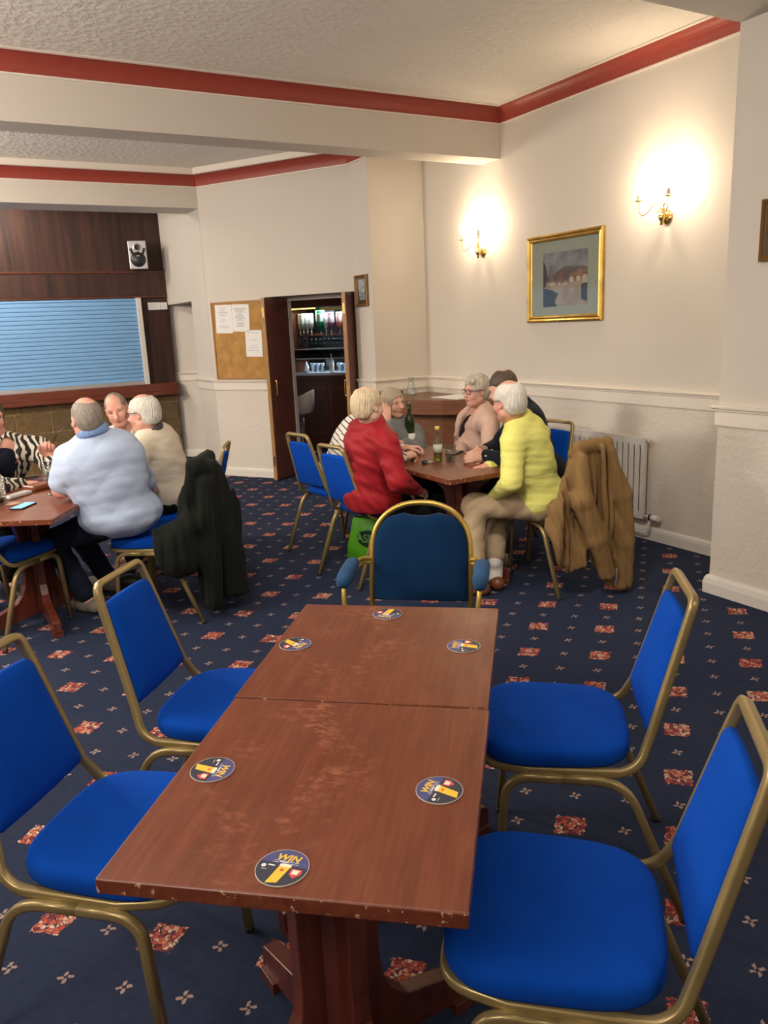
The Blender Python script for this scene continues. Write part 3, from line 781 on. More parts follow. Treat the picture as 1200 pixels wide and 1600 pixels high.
# cork board and notices
t = empty('cork_board', dw(.407, -.001, 1.505), DROT, 'cork pinboard in a thin wooden frame beside the doorway', 'pinboard')
b = MB(); b.box((-.335, -.012, -.40), (.335, 0, .40)); b.build('cork_sheet', M['cork'], t)
b = MB()
for lo, hi in (((-.35, -.02, -.415), (-.333, 0, .415)), ((.333, -.02, -.415), (.35, 0, .415)), ((-.333, -.02, .398), (.333, 0, .415)), ((-.333, -.02, -.415), (.333, 0, -.398))): b.box(lo, hi)
b.build('frame', M['oak_strip'], t)
for x, z in ((-.26, -.25), (-.20, .0), (-.05, -.02), (.29, .36)):
    b = MB(); b.lathe([(0, 0), (.006, .001), (.006, .006), (0, .007)], 10); o = b.build('pin', M['enamel'], t); o.location = (x, -.012, z); o.rotation_euler = (PI/2, 0, 0)
def sheet(u, z, w, h, rot, label, lines):
    p = dw(u, -.0145, z); t = empty('notice', p, DROT, label, 'notice', 'white notices on the cork board')
    R = Matrix.Rotation(rot, 3, 'Y'); b = MB(); b.box((-w/2, -.001, -h/2), (w/2, 0, h/2), 0, R); b.build('sheet', M['paper'], t)
    b = MB(); r = random.Random(int(u*1000))
    for i in range(lines):
        zz = h/2-.03-i*(h-.07)/lines; ww = r.uniform(.25, .82)*w/2
        if r.random() < .8: b.box((-ww, -.0016, zz), (ww*r.uniform(.4, 1), -.001, zz+.0035), 0, R)
    b.build('printed_lines', M['ink'], t)
sheet(.222, 1.739, .225, .30, .03, 'white notice at the top left of the cork board', 13)
sheet(.450, 1.742, .225, .285, .04, 'white notice at the top middle of the cork board, densely printed', 20)
sheet(.598, 1.470, .215, .28, .02, 'white notice lowest on the cork board, near the door handle', 8)

# ================================================================= PICTURES AND WALL LIGHTS
def painting_mat(name, seed):
    m, nt, b = newmat(name); v = coords(nt); sp = nt.nodes.new('ShaderNodeSeparateXYZ'); nt.links.new(v, sp.inputs[0])
    n = noise(nt, v, 14+seed, 6, .65, .8); n2 = noise(nt, v, 45, 4, .6)
    z = N(sp.outputs[2]); h = z*2.2 + .5 + (N(n.outputs[0])-.5)*.55
    c = ramp(nt, h.s, [(.05, (.05, .065, .08)), (.22, (.20, .15, .12)), (.36, (.33, .26, .2)), (.50, (.14, .085, .07)), (.62, (.12, .10, .12)), (.72, (.22, .21, .25)), (.9, (.32, .31, .34))])
    c2 = ramp(nt, n2.outputs[0], [(.35, (.04, .05, .06)), (.6, (.45, .38, .32))])
    nt.links.new(mix(nt, .28, c, c2), b.inputs['Base Color']); b.inputs['Roughness'].default_value = .3
    return m
def picture(name, loc, rz, w, h, fw, mount, pic, label, frame_mat, group=None, mount_mat=None):
    """local: x across, y out of the wall (towards -y), z up; origin at the centre"""
    t = empty(name, loc, rz, label, 'picture', group)
    prof = [(0, 0), (0, -.022), (.25, -.030), (.5, -.020), (.7, -.024), (.85, -.014), (1, -.010), (1, 0)]
    b = MB(); n = len(prof)
    cor = [(-1, -1), (1, -1), (1, 1), (-1, 1)]; rows = []
    for sx, sz in cor: rows.append([(sx*(w/2-p*fw), y, sz*(h/2-p*fw)) for p, y in prof])
    for i in range(4):
        j = (i+1) % 4
        for k in range(n-1): b.add([rows[i][k], rows[i][k+1], rows[j][k+1], rows[j][k]], [(0, 1, 2, 3)])
    b.build('frame', frame_mat, t)
    b = MB(); b.box((-w/2+fw, -.006, -h/2+fw), (w/2-fw, -.001, h/2-fw)); b.build('mount', mount_mat or MTG, t)
    x0, x1, z0, z1 = pic; b = MB(); b.box((x0, -.0075, z0), (x1, -.006, z1)); b.build('print', mount, t)
    b = MB(); b.box((-w/2+fw, -.0095, -h/2+fw), (w/2-fw, -.0085, h/2-fw)); b.build('glass', M['pane'], t)
    return t
MTG = simple('grey_green_mount', (.34, .37, .32), .8)
RW = -PI/2     # on the right wall: local -y points to -X
lp = picture('framed_picture', (4.378, 4.758, 1.903), RW, .84, .665, .052, painting_mat('landscape_print', 0), (-.235, .255, -.215, .195), 'large gilt framed landscape print between the two wall lights', M['gilt'])
pr_ = [o for o in lp.children if o.name.startswith('print')][0]
def daub(name, col, polys, var=.35, dep=.0078):
    b = MB()
    for q_ in polys: b.add([(x, -dep, z) for x, z in q_], [tuple(range(len(q_)))])
    b.build(name, simple('paint_'+name, col, .5, 0, None, var), pr_)
daub('sky', (.25, .25, .29), [[(-.235, .0), (.255, .0), (.255, .195), (-.235, .195)]], .45, .0076)
daub('hills', (.13, .10, .11), [[(-.235, -.02), (.255, -.02), (.255, .06), (.20, .075), (.12, .07), (.04, .085), (-.04, .065), (-.10, .03), (-.235, .02)]], .5, .0077)
daub('autumn_trees', (.22, .12, .08), [[(.05, -.02), (.255, -.02), (.255, .05), (.2, .04), (.16, .05), (.1, .025), (.07, .03)], [(-.07, -.03), (-.02, -.03), (-.01, .03), (-.05, .05), (-.09, .02)]], .5)
daub('track', (.36, .29, .24), [[(-.235, -.06), (.255, -.03), (.255, -.215), (-.235, -.215)]], .3, .00775)
daub('shade', (.035, .045, .06), [[(-.235, -.215), (-.235, -.07), (-.13, -.09), (-.06, -.12), (-.10, -.18), (-.07, -.215)], [(.19, -.17), (.19, -.06), (.255, -.05), (.255, -.19)], [(-.235, -.07), (-.235, .14), (-.205, .10), (-.19, .04), (-.205, -.06)]], .4, .0079)
daub('tower', (.20, .15, .13), [[(-.165, -.03), (-.135, -.03), (-.135, .085), (-.15, .10), (-.165, .085)], [(-.13, -.03), (-.115, -.03), (-.115, .07), (-.13, .07)]], .3, .0080)
daub('houses', (.50, .44, .37), [[(-.17, -.055), (-.09, -.055), (-.10, -.03), (-.16, -.03)], [(-.07, -.05), (-.03, -.05), (-.05, -.03)], [(.06, -.04), (.11, -.04), (.11, -.01), (.085, .005), (.06, -.01)], [(.14, -.035), (.18, -.035), (.18, 0), (.14, 0)], [(.2, -.05), (.255, -.05), (.255, .0), (.22, .01), (.2, -.01)], [(-.02, -.055), (.03, -.06), (.02, -.03)]], .2, .0082)
SM = simple('small_picture_wood', (.24, .13, .04), .4, .3); MW = simple('brown_mount', (.10, .06, .03), .8)
def flower_mat():
    m, nt, b = newmat('blue_flower_print'); v = coords(nt); n = noise(nt, v, 40, 4, .6)
    nt.links.new(ramp(nt, n.outputs[0], [(.42, (.12, .17, .25)), (.55, (.5, .53, .55))]), b.inputs['Base Color']); return m
picture('framed_picture', (3.773, 6.922, 1.935), RW, .24, .295, .026, flower_mat(), (-.06, .06, -.085, .105), 'small wood framed picture beside the doorway', SM, None, MW)
picture('framed_picture', (3.778, 2.51, 1.99), RW, .30, .30, .025, painting_mat('dark_print', 5), (-.1, .1, -.1, .1), 'picture cut off by the right picture edge', SM, None, MW)

def sconce_parts(label):
    t = empty('wall_light', (0, 0, 0), 0, label, 'wall light', 'brass two-arm wall lights')
    # local: wall plane at y=0, fitting towards -y, x along the wall
    b = MB(); b.lathe([(0, -.05), (.012, -.045), (.008, -.03), (.02, -.012), (.026, .004), (.016, .02), (.010, .03), (.02, .045), (.012, .06), (.006, .075), (.004, .09), (0, .092)], 16, (0, -.055, 0)); b.build('stem', M['brass'], t)
    b = MB(); b.lathe([(0, 0), (.045, .001), (.04, .01), (.02, .018), (0, .02)], 20); o = b.build('wall_rose', M['brass'], t); o.rotation_euler = (PI/2, 0, 0)
    b = MB(); b.tube([(0, -.01, 0), (0, -.055, 0)], .008, 8); b.build('spigot', M['brass'], t)
    for s in (-1, 1):
        b = MB()
        b.tube(spline([(0, -.055, .03), (s*.02, -.062, .075), (s*.045, -.08, .085), (s*.07, -.10, .045), (s*.095, -.125, .02), (s*.115, -.14, .045), (s*.12, -.142, .11)], 7), .0035, 8)
        b.tube(spline([(s*.018, -.062, .05), (s*.03, -.068, .03), (s*.035, -.07, .045)], 4), .0025, 6)
        am = b.build('arm', M['brass'], t)
        b = MB(); b.lathe([(0, 0), (.016, .001), (.026, .006), (.025, .008), (.008, .008), (0, .008)], 18, (s*.12, -.142, .108)); b.build('drip_pan', M['brass'], am)
        b = MB(); b.lathe([(.0125, 0), (.0125, .058), (.009, .062), (0, .062)], 16, (s*.12, -.142, .116)); b.build('candle_tube', M['enamel'], am)
        b = MB(); b.lathe([(0, 0), (.006, .0), (.016, .02), (.0165, .034), (.010, .055), (.002, .072), (0, .073)], 14, (s*.12, -.142, .179)); b.build('bulb', M['bulb'], am)
    return t
def sconce(y, z, label, first=None):
    t = sconce_parts(label); t.location = (4.38, y, z); t.rotation_euler = (0, 0, RW)
    for s in (-1, 1): lamp('candle_light', 'POINT', (4.238, y-s*.12, z+.215), SCONCE_W, (1, .78, .52), .02)
    return t
SCONCE_W = 34
sconce(3.785, 2.215, 'brass wall light above and right of the large picture')
sconce(5.79, 2.185, 'brass wall light left of the large picture, near the beam')

# ================================================================= RADIATOR
t = empty('radiator', (4.38, 4.50, 0), 0, 'white ribbed panel radiator on the wall behind the brown jacket', 'radiator')
b = MB(); Y0, Y1, X0 = -.66, .66, -.085
n = int((Y1-Y0)/.055); pts = []
for i in range(n):
    a = Y0+i*.055; pts += [(a, X0), (a+.030, X0), (a+.037, X0+.012), (a+.048, X0+.012)]
pts.append((Y1, X0))
vs = [(x, y, .215) for y, x in pts]+[(x, y, .70) for y, x in pts]; k = len(pts)
b.add(vs, [(i, i+1, k+i+1, k+i) for i in range(k-1)])
b.box((X0, Y0, .165), (X0+.014, Y1, .216)); b.box((X0, Y0, .699), (X0+.014, Y1, .752)); b.box((X0-.003, Y0, .745), (X0+.016, Y1, .756))
b.box((X0-.002, Y0-.003, .165), (X0+.016, Y0+.004, .752)); b.box((X0+.012, Y0, .17), (X0+.03, Y1, .745)); b.build('panel', M['enamel'], t)
b = MB(); b.tube([(X0+.02, Y0, .725), (X0+.02, Y0-.03, .725)], .009, 10); b.build('vent_plug', M['chrome'], t)
b = MB(); b.tube([(X0+.02, Y0, .185), (X0+.02, Y0-.055, .185)], .010, 10); b.tube(rounded([(X0+.02, Y0-.05, .18), (X0+.02, Y0-.05, .06), (X0+.025, Y0+.5, .06)], .05), .008, 8); b.build('pipe', M['enamel'], t)
b = MB(); b.tube([(X0+.02, Y0-.055, .185), (X0+.02, Y0-.072, .185)], .024, 14); v_ = b.build('valve', M['black_plastic'], t)
b = MB(); b.tube([(X0+.02, Y0-.072, .185), (X0+.02, Y0-.08, .185), (X0+.02, Y0-.135, .185)], [.022, .024, .019], 14); b.build('valve_cap', M['white_paint'], v_)
for y in (-.45, .45):
    b = MB(); b.box((X0+.03, y-.02, .25), (0, y+.02, .6)); b.build('bracket', M['enamel'], t)

# ================================================================= CORNER COUNTER
t = empty('corner_counter', (4.05, 6.30, 0), 0, 'low walnut counter in the corner behind the women', 'counter')
top = [(4.375, 6.73), (3.50, 6.73), (3.50, 6.62), (3.95, 5.86), (4.375, 5.52)]
sh = lambda q, dx=0: [(x-4.05, y-6.30) for x, y in q]
mb = MB(); mb.prism(sh(top), .79, .925); mb.build('worktop', M['walnut_counter'], t, .004)
base = [(4.375, 6.73), (3.80, 6.73), (3.58, 6.72), (4.03, 5.98), (4.375, 5.70)]
mb = MB(); mb.prism(sh(base), 0, .79); mb.build('base', M['walnut_counter'], t)
mb = MB(); mb.box((-.45, .39, .925), (.0, .42, .96)); mb.build('upstand', M['walnut_counter'], t)
mb = MB(); mb.box((-.05, -.42, .9255), (.28, -.05, .928), 0, Matrix.Rotation(.1, 3, 'Z')); o = mb.build('paper_sheet', M['paper'], None); o.location = (4.08, 6.22, 0)
tag(o, 'white sheet of paper lying on the walnut counter', 'paper')
t = empty('carafe', (3.98, 6.42, .926), 0, 'clear glass jug standing on the walnut corner counter', 'jug')
b = MB(); b.lathe([(0, 0), (.045, 0), (.055, .02), (.05, .07), (.028, .12), (.025, .15), (.034, .18), (.032, .18), (.022, .15), (.025, .12), (.046, .07), (.05, .02), (.04, .006), (0, .006)], 24); b.build('body', M['glass'], t)
# ================================================================= BAR SEEN THROUGH THE DOORWAY
BO = 1.95
def bp(u, n, z=0): return dw(u, n, z)
t = empty('back_bar', bp(.2, BO, 0), DROT, 'dark wooden back bar unit with mirrored shelves beyond the doorway', 'bar unit')
def bb(lo, hi, mi=0, mb=None): (mb or cur).box((lo[0]-.2, lo[1], lo[2]), (hi[0]-.2, hi[1], hi[2]), mi)
cur = MB(); bb((-1.3, 0, 0), (1.3, .42, .93)); bb((-1.3, -.02, .93), (1.3, .42, .985)); cur.build('base_cabinet', M['mahogany'], t, .003)
cur = MB()
for x0 in (-.28, .34):
    for a in ((x0, x0+.56, .20, .225), (x0, x0+.56, .80, .825)): bb((a[0], -.012, a[2]), (a[1], 0, a[3]))
    for a in (x0, x0+.54): bb((a, -.012, .225), (a+.02, 0, .80))
cur.build('panel_moulding', M['mahogany_h'], t)
cur = MB(); bb((-1.3, -.03, .985), (1.3, .42, 1.02)); cur.build('worktop', M['steel'], t)
for x in (-.29, 1.0):
    cur = MB(); bb((x, -.01, 1.02), (x+.075, .40, 2.2)); cur.build('stile', M['mahogany'], t, .002)
cur = MB(); bb((-1.3, -.01, 1.86), (1.3, .40, 2.2)); cur.build('header', M['mahogany'], t, .002)
cur = MB(); bb((-1.3, .38, 1.02), (1.3, .40, 1.86)); cur.build('back_panel', simple('dark_mirror', (.05, .05, .055), .12, .8), t)
for z in (1.195, 1.32):
    cur = MB(); bb((-.21, .03, z), (1.0, .36, z+.012)); cur.build('glass_shelf', M['steel'], t)
cur = MB(); bb((-.21, .2, 1.495), (1.0, .23, 1.53)); cur.build('bottle_rail', M['mahogany_h'], t)
cur = MB(); bb((-.21, .02, 1.845), (.15, .035, 1.857)); cur.build('light_strip', M['led'], t)
p = bp(.35, BO+.12, 1.82); lamp('shelf_light', 'AREA', p, 16.0, (.80, .92, 1.0), .9, (0, 0, DROT), .08)
p = bp(.35, BO+.14, 1.17); lamp('shelf_light', 'AREA', p, 3.5, (.75, .88, 1.0), .9, (0, 0, DROT), .08)
p = bp(-.5, BO+.14, 1.82); lamp('shelf_light', 'AREA', p, 2, (.9, .95, 1.0), .4, (0, 0, DROT), .08)
# spirits, upside down in optics
def glassy(name, col): 
    m, nt, b = newmat(name); b.inputs['Base Color'].default_value = (*col, 1); b.inputs['Roughness'].default_value = .08; b.inputs['Transmission Weight'].default_value = .35
    return m
bc = [('cream', (.75, .68, .42)), ('pale green', (.55, .75, .6)), ('clear', (.70, .80, .82)), ('white labelled', (.8, .85, .82)), ('green', (.02, .30, .11)), ('clear', (.7, .8, .85)), ('purple labelled', (.3, .12, .2)), ('pink', (.75, .22, .16)), ('pale blue', (.45, .65, .72)), ('clear', (.7, .8, .82)), ('amber', (.6, .3, .05))]
us = [-.175, -.12, -.055, .005, .155, .235, .315, .445, .53, .61, .70]
wid = [.028, .034, .034, .034, .062, .03, .045, .045, .034, .034, .036]
def bottle(u, n, z, r, h, col, cname, where):
    t = empty('spirit_bottle', bp(u, BO+n, z), 0, '%s spirit bottle %s' % (cname, where), 'bottle', 'spirit bottles on the back bar')
    b = MB(); b.lathe([(0, h), (r*.9, h), (r, h-.01), (r, h*.34), (r*.85, h*.24), (r*.36, h*.14), (r*.33, .0), (0, 0)], 16); b.build('body', glassy('spirit_'+cname.replace(' ', '_'), col), t)
    b = MB(); b.lathe([(r*1.01, h*.45), (r*1.015, h*.46), (r*1.015, h*.82), (r*1.01, h*.83)], 16); b.build('label', simple('bottle_label', tuple(min(1, c*.5+.35) for c in col), .6), t)
    b = MB(); b.tube([(0, 0, 0), (0, 0, -.055)], [.014, .010], 10); b.build('optic', M['chrome'], t)
    return t
posn = ['at the left post', 'second from the left post', 'third from the left post', 'left of the green bottle', 'wide and middle in the row', 'just right of the wide green one', 'beside the pink one', 'right of the middle of the row', 'next to the pink bottle', 'near the right end of the row', 'at the right end of the row']
for i, (u, (cn, col)) in enumerate(zip(us, bc)): bottle(u, .14, 1.555, wid[i], .235 if i != 4 else .27, col, cn, posn[i])
bottle(-.37, .14, 1.58, .04, .2, (.75, .6, .1), 'yellow', 'left of the back bar post')
bottle(-.46, .14, 1.58, .04, .2, (.7, .4, .1), 'orange', 'left of the yellow one')
# upright bottles standing along the worktop
def upright(u, n, z, col, h, r, lab):
    t = empty('bottle', bp(u, BO+n, z), 0, lab, 'bottle'); b = MB()
    b.lathe([(0, 0), (r, 0), (r, h*.6), (r*.4, h*.78), (r*.35, h), (0, h)], 14); b.build('body', glassy('bottle_glass', col), t)
    b = MB(); b.lathe([(r*1.02, h*.15), (r*1.02, h*.5)], 14); b.build('label', M['paper'], t)
upright(-.09, .1, 1.02, (.75, .8, .85), .14, .035, 'clear squat bottle on the back bar worktop by the left post')
upright(.335, .06, 1.02, (.75, .85, .85), .24, .03, 'tall clear bottle on the back bar worktop, reaching over the shelf')
# glasses
def tumbler(n_, r, h, name, lab, cat, grp, stem=False):
    t = empty(name, label=lab, cat=cat, group=grp); b = MB()
    if stem: b.lathe([(0, 0), (.028, .001), (.004, .006), (.004, .05), (.02, .065), (.028, .09), (.026, .125), (.024, .125), (.026, .09), (.018, .067), (0, .058)], 14)
    else: b.lathe([(0, 0), (r*.85, 0), (r, h), (r*.93, h), (r*.78, .006), (0, .006)], 14)
    b.build('bowl', M['glass_cheap'], t); return t
mm, nt, b_ = newmat('shelf_glass'); b_.inputs['Base Color'].default_value = (.8, .85, .88, 1); b_.inputs['Roughness'].default_value = .05; b_.inputs['Transmission Weight'].default_value = .75; b_.inputs['IOR'].default_value = 1.3
M['glass_cheap'] = thin_glass('shelf_glass_thin', (.72, .78, .82), .55)
g1 = tumbler(0, .03, .12, 'wine_glass', 'stemmed glass in the row on the upper shelf of the back bar', 'glass', 'stemmed glasses on the upper shelf', True)
g2 = tumbler(0, .033, .085, 'tumbler', 'tumbler in the row on the lower shelf of the back bar', 'glass', 'tumblers on the lower shelf')
g3 = tumbler(0, .036, .115, 'pint_glass', 'straight glass standing on the back bar worktop', 'glass', 'straight glasses on the worktop')
ORD = 'leftmost second third fourth fifth sixth seventh eighth ninth tenth eleventh twelfth thirteenth fourteenth fifteenth sixteenth seventeenth'.split()
def row(g, z, n, us_, what):
    for i, u in enumerate(us_):
        o = g if i == 0 else copy_tree(g); o.location = bp(u, BO+n, z)
        o['label'] = ('%s %s' % (ORD[0], what)) if i == 0 else '%s from the left, %s' % (ORD[i], what)
row(g1, 1.3325, .10, [-.17+.065*i for i in range(17)], 'stemmed glass on the upper shelf of the back bar')
row(g2, 1.2075, .10, [-.15+.072*i for i in range(9)], 'tumbler on the lower shelf of the back bar')
row(g3, 1.0205, .12, [.0, .075, .15, .42, .495, .57, .65, .73], 'straight glass on the back bar worktop')
# till
t = empty('till', bp(-.42, BO+.02, 1.021), DROT, 'till with a lit blue screen left of the back bar post', 'till')
b = MB(); b.box((-.14, .08, 0), (.14, .33, .10)); b.build('drawer', M['black_plastic'], t, .004)
b = MB(); b.box((-.15, 0, .10), (.15, .04, .36)); b.build('screen_housing', M['black_plastic'], t, .004)
b = MB(); b.box((-.14, -.003, .115), (.14, 0, .35)); b.build('screen', M['screen'], t)
b = MB()
for i in range(4):
    for j in range(4): b.box((-.125+.064*i, -.005, .13+.054*j), (-.125+.064*i+.05, -.003, .13+.054*j+.04))
b.build('screen_keys', M['phone_screen'], t)
# bar stool
t = empty('bar_stool', bp(.50, .95, 0), DROT, 'white bucket-seat bar stool inside the doorway', 'bar stool')
cream = simple('white_leatherette', (.62, .58, .54), .5)
b = MB(); n = 28; vs = []; fs = []
prof = [(.02, .60), (.12, .60), (.155, .63), (.17, .70), (.178, .0), (.155, .0), (.14, .70), (.13, .66), (.05, .645), (.0001, .645)]
for r, z in prof:
    for k in range(n):
        a = 2*PI*k/n; zz = z
        bk = (1+math.cos(a-.4))/2
        if z == 0: zz = .74+.14*bk
        vs.append((r*math.cos(a), r*math.sin(a), zz))
for i in range(len(prof)-1):
    for k in range(n): fs.append((i*n+k, i*n+(k+1) % n, (i+1)*n+(k+1) % n, (i+1)*n+k))
b.add(vs, fs, True).build('bucket_seat', cream, t)
b = MB(); b.lathe([(0, .6), (.035, .6), (.032, .05), (.05, .03), (.18, .012), (.2, 0), (0, 0)], 24); b.build('pedestal', M['chrome'], t)
lamp('bar_room_lamp', 'POINT', bp(1.3, 1.2, 2.3), 5, WARM, .1)

# ================================================================= THINGS ON THE TABLES
TZ = .7455
t = empty('wine_bottle', (2.95, 4.80, TZ), 0, 'green wine bottle with a white label in front of the woman in grey', 'bottle')
b = MB(); b.lathe([(0, 0), (.034, 0), (.037, .006), (.037, .17), (.033, .20), (.016, .235), (.0145, .30), (.016, .302), (.016, .31), (0, .31)], 24); b.build('body', M['green_glass'], t)
b = MB(); b.lathe([(.0378, .03), (.0378, .095)], 24); b.build('label', M['paper'], t)
b = MB(); b.lathe([(.0165, .29), (.017, .318), (0, .319)], 16); b.build('cap', simple('bottle_foil', (.10, .11, .10), .4, .5), t)
t = empty('mixer_bottle', (2.735, 4.12, TZ), 0, 'small clear bottle of yellow-green drink beside the tumbler', 'bottle')
b = MB(); b.lathe([(0, 0), (.026, 0), (.029, .005), (.029, .115), (.022, .14), (.0125, .165), (.0115, .215), (.0135, .217), (.0135, .225), (.010, .225), (.009, .165), (.019, .14), (.0265, .113), (.0265, .006), (0, .006)], 22); b.build('body', M['glass'], t)
b = MB(); b.lathe([(0, .007), (.026, .007), (.026, .055), (0, .055)], 20); b.build('drink', glass_mat('lime_drink', (.55, .62, .05), .1, 1.33), t)
b = MB(); b.lathe([(.0295, .06), (.0295, .11)], 20); b.build('label', simple('pale_label', (.5, .55, .45), .5), t)
b = MB(); b.lathe([(.0125, .205), (.0145, .21), (.0145, .224), (.0125, .226)], 16); b.build('neck_band', simple('yellow_neck', (.65, .62, .12), .5), t)
def glass_tumbler(x, y, z, r, h, lab, drink=None, dh=.02, name='tumbler'):
    t = empty(name, (x, y, z), 0, lab, 'glass'); b = MB()
    b.lathe([(0, 0), (r*.86, 0), (r, h), (r*.93, h), (r*.8, .014), (0, .014)], 22); b.build('bowl', M['glass'], t)
    if drink: b = MB(); b.lathe([(0, .0145), (r*.79, .0145), (r*.82, .0145+dh), (0, .0145+dh)], 20); b.build('drink', glass_mat('drink_'+name, drink, .05, 1.33), t)
glass_tumbler(2.79, 4.06, TZ, .036, .11, 'short clear tumbler beside the small clear bottle')
# keys
t = empty('keys', (2.66, 4.10, TZ), .3, 'small bunch of keys on the table by the small bottle', 'keys')
b = MB()
for i in range(5):
    a = i*1.1; b.box((.005, -.004, .001+i*.003), (.05, .004, .003+i*.003), 0, Matrix.Rotation(a, 3, 'Z'))
b.tube([(.018*math.cos(a), .018*math.sin(a), .012) for a in [2*PI*i/14 for i in range(14)]], .0015, 6, closed=True); b.build('key_bunch', M['steel'], t)
b = MB(); b.lathe([(0, 0), (.018, .002), (.02, .012), (.012, .024), (0, .026)], 14, (-.03, .02, 0)); b.build('fob', M['black_plastic'], t)
t = empty('keys', (2.83, 4.13, TZ), 1.2, 'second small bunch of keys, right of the tumbler', 'keys')
b = MB(); b.lathe([(0, 0), (.016, .002), (.018, .012), (.01, .022), (0, .024)], 14); b.box((.01, -.004, .002), (.055, .004, .005)); b.build('fob', M['black_plastic'], t)
def phone(x, y, rz, mat, lab, l=.15, w=.072):
    t = empty('phone', (x, y, TZ), rz, lab, 'phone')
    b = MB(); b.box((-l/2, -w/2, 0), (l/2, w/2, .009)); b.build('case', M['black_plastic'], t, .003)
    b = MB(); b.box((-l/2+.004, -w/2+.004, .009), (l/2-.004, w/2-.004, .0095)); b.build('screen', mat, t)
BS = simple('dark_phone_glass', (.01, .012, .015), .08)
phone(2.99, 4.30, .5, BS, 'black phone lying dark on the table by the clasped hands')
phone(.332, 4.535, .95, M['phone_screen'], 'phone with a lit blue screen on the left table')
t = empty('glasses_case', (.335, 4.86, TZ), .75, 'silver grey case on the left table behind the lit phone', 'case')
b = MB(); b.box((-.09, -.03, 0), (.09, .03, .022)); b.build('body', M['silver'], t, .009, 3)
t = empty('wine_glass', (.515, 4.80, TZ), 0, 'cut stemmed glass on the left table in front of the man in light blue', 'glass')
def cutglass():
    m, nt, b = newmat('cut_glass'); b.inputs['Base Color'].default_value = (.93, .95, .95, 1); b.inputs['Transmission Weight'].default_value = 1; b.inputs['Roughness'].default_value = .02
    v = nt.nodes.new('ShaderNodeTexVoronoi'); v.inputs['Scale'].default_value = 90; nt.links.new(coords(nt), v.inputs['Vector']); bump(nt, b, v.outputs[0], .8, .003); return m
M['cut'] = thin_glass('cut_crystal', (.88, .91, .91), .9, 90)
b = MB(); b.lathe([(0, 0), (.034, .001), (.034, .003), (.008, .008), (.006, .045), (.02, .058), (.036, .085), (.038, .13), (.035, .175), (.033, .175), (.0355, .13), (.033, .087), (.015, .062), (0, .06)], 28); b.build('bowl', M['cut'], t)
t = empty('tumbler', (.235, 4.70, TZ), 0, 'tall cut tumbler with a dark drink at the left picture edge', 'glass')
b = MB(); b.lathe([(0, 0), (.032, 0), (.036, .15), (.034, .15), (.030, .010), (0, .010)], 26); b.build('bowl', M['cut'], t)
b = MB(); b.lathe([(0, .0105), (.0295, .0105), (.0305, .035), (0, .035)], 20); b.build('drink', simple('cola', (.03, .01, .005), .1), t)
t = empty('purse', (.47, 5.02, TZ), .6, 'brown leather purse on the left table by the patterned sleeve', 'purse')
b = MB(); b.box((-.08, -.05, 0), (.08, .05, .035)); b.build('body', simple('brown_leather', (.17, .05, .02), .35), t, .012, 3)
t = empty('beer_mat', (.30, 4.68, TZ), 0, 'pale round mat on the left table beside the lit phone', 'beer mat')
b = MB(); b.lathe([(0, 0), (.045, 0), (.045, .0015), (0, .0015)], 30); b.build('card', simple('tan_mat', (.45, .30, .20), .6), t)
# green shopping bag
t = empty('shopping_bag', (2.52, 4.58, 0), math.radians(-60.6), 'bright green shopping bag with a dark oval, on the carpet under the red jacket', 'bag')
GB = simple('green_bag_plastic', (.10, .42, .012), .4, 0, (9, .6, .02))
b = MB(); w, d, h = .19, .09, .30; rows = [(0, 1.0, 1.0), (.01, 1.02, 1.02), (.12, 1.0, 1.0), (.22, .97, .8), (.30, .95, .45), (.315, .90, .3)]
ring = [(-1, -1), (-.5, -1.04), (0, -1.0), (.5, -1.04), (1, -1), (1.02, 0), (1, 1), (.5, 1.03), (0, 1), (-.5, 1.03), (-1, 1), (-1.02, 0)]
vs = []; rr = random.Random(5)
for z, sx, sy in rows:
    for x, y in ring: vs.append((x*w*sx+rr.uniform(-.006, .006), y*d*sy+rr.uniform(-.008, .008), z))
n = 12; fs = [(i*n+k, i*n+(k+1) % n, (i+1)*n+(k+1) % n, (i+1)*n+k) for i in range(len(rows)-1) for k in range(n)]+[tuple(range(n-1, -1, -1))]
b.add(vs, fs, True).build('body', GB, t)
b = MB(); b.add([(.10*math.cos(a)-.005, -d*1.09, .19+.062*math.sin(a)) for a in [2*PI*i/30 for i in range(30)]]+[(.10*math.cos(a)-.005, -d*1.06, .19+.062*math.sin(a)) for a in [2*PI*i/30 for i in range(30)]], [tuple(range(30))]+[(i, (i+1) % 30, 30+(i+1) % 30, 30+i) for i in range(30)]); b.build('logo_oval', simple('dark_green_print', (.008, .035, .02), .5), t)
text_mesh('ASDA', .082, 'lettering', simple('pale_green_print', (.16, .42, .10), .5), t, (-.005, -d*1.10, .19), (PI/2, 0, 0), .0006, 0, .0015)
b = MB()
for s in (-1, 1): b.tube(spline([(-.07, s*.03, .30), (-.06, s*.04, .36), (0, s*.045, .385), (.06, s*.04, .36), (.07, s*.03, .30)], 5), .006, 6, flat=.4)
b.build('handle', GB, t)
# patterned bag at the left edge
t = empty('bag', (-.02, 4.95, 0), .8, 'patterned teal and white bag on the carpet under the left table', 'bag')
def harl():
    m, nt, b = newmat('harlequin_fabric'); c = nt.nodes.new('ShaderNodeTexChecker'); c.inputs['Scale'].default_value = 28; nt.links.new(coords(nt, rot=(0, .78, 0)), c.inputs['Vector'])
    c.inputs['Color1'].default_value = (.03, .20, .26, 1); c.inputs['Color2'].default_value = (.6, .6, .58, 1); nt.links.new(c.outputs[0], b.inputs['Base Color']); return m
b = MB(); b.box((-.14, -.07, 0), (.14, .07, .26)); b.build('body', harl(), t, .03, 3)
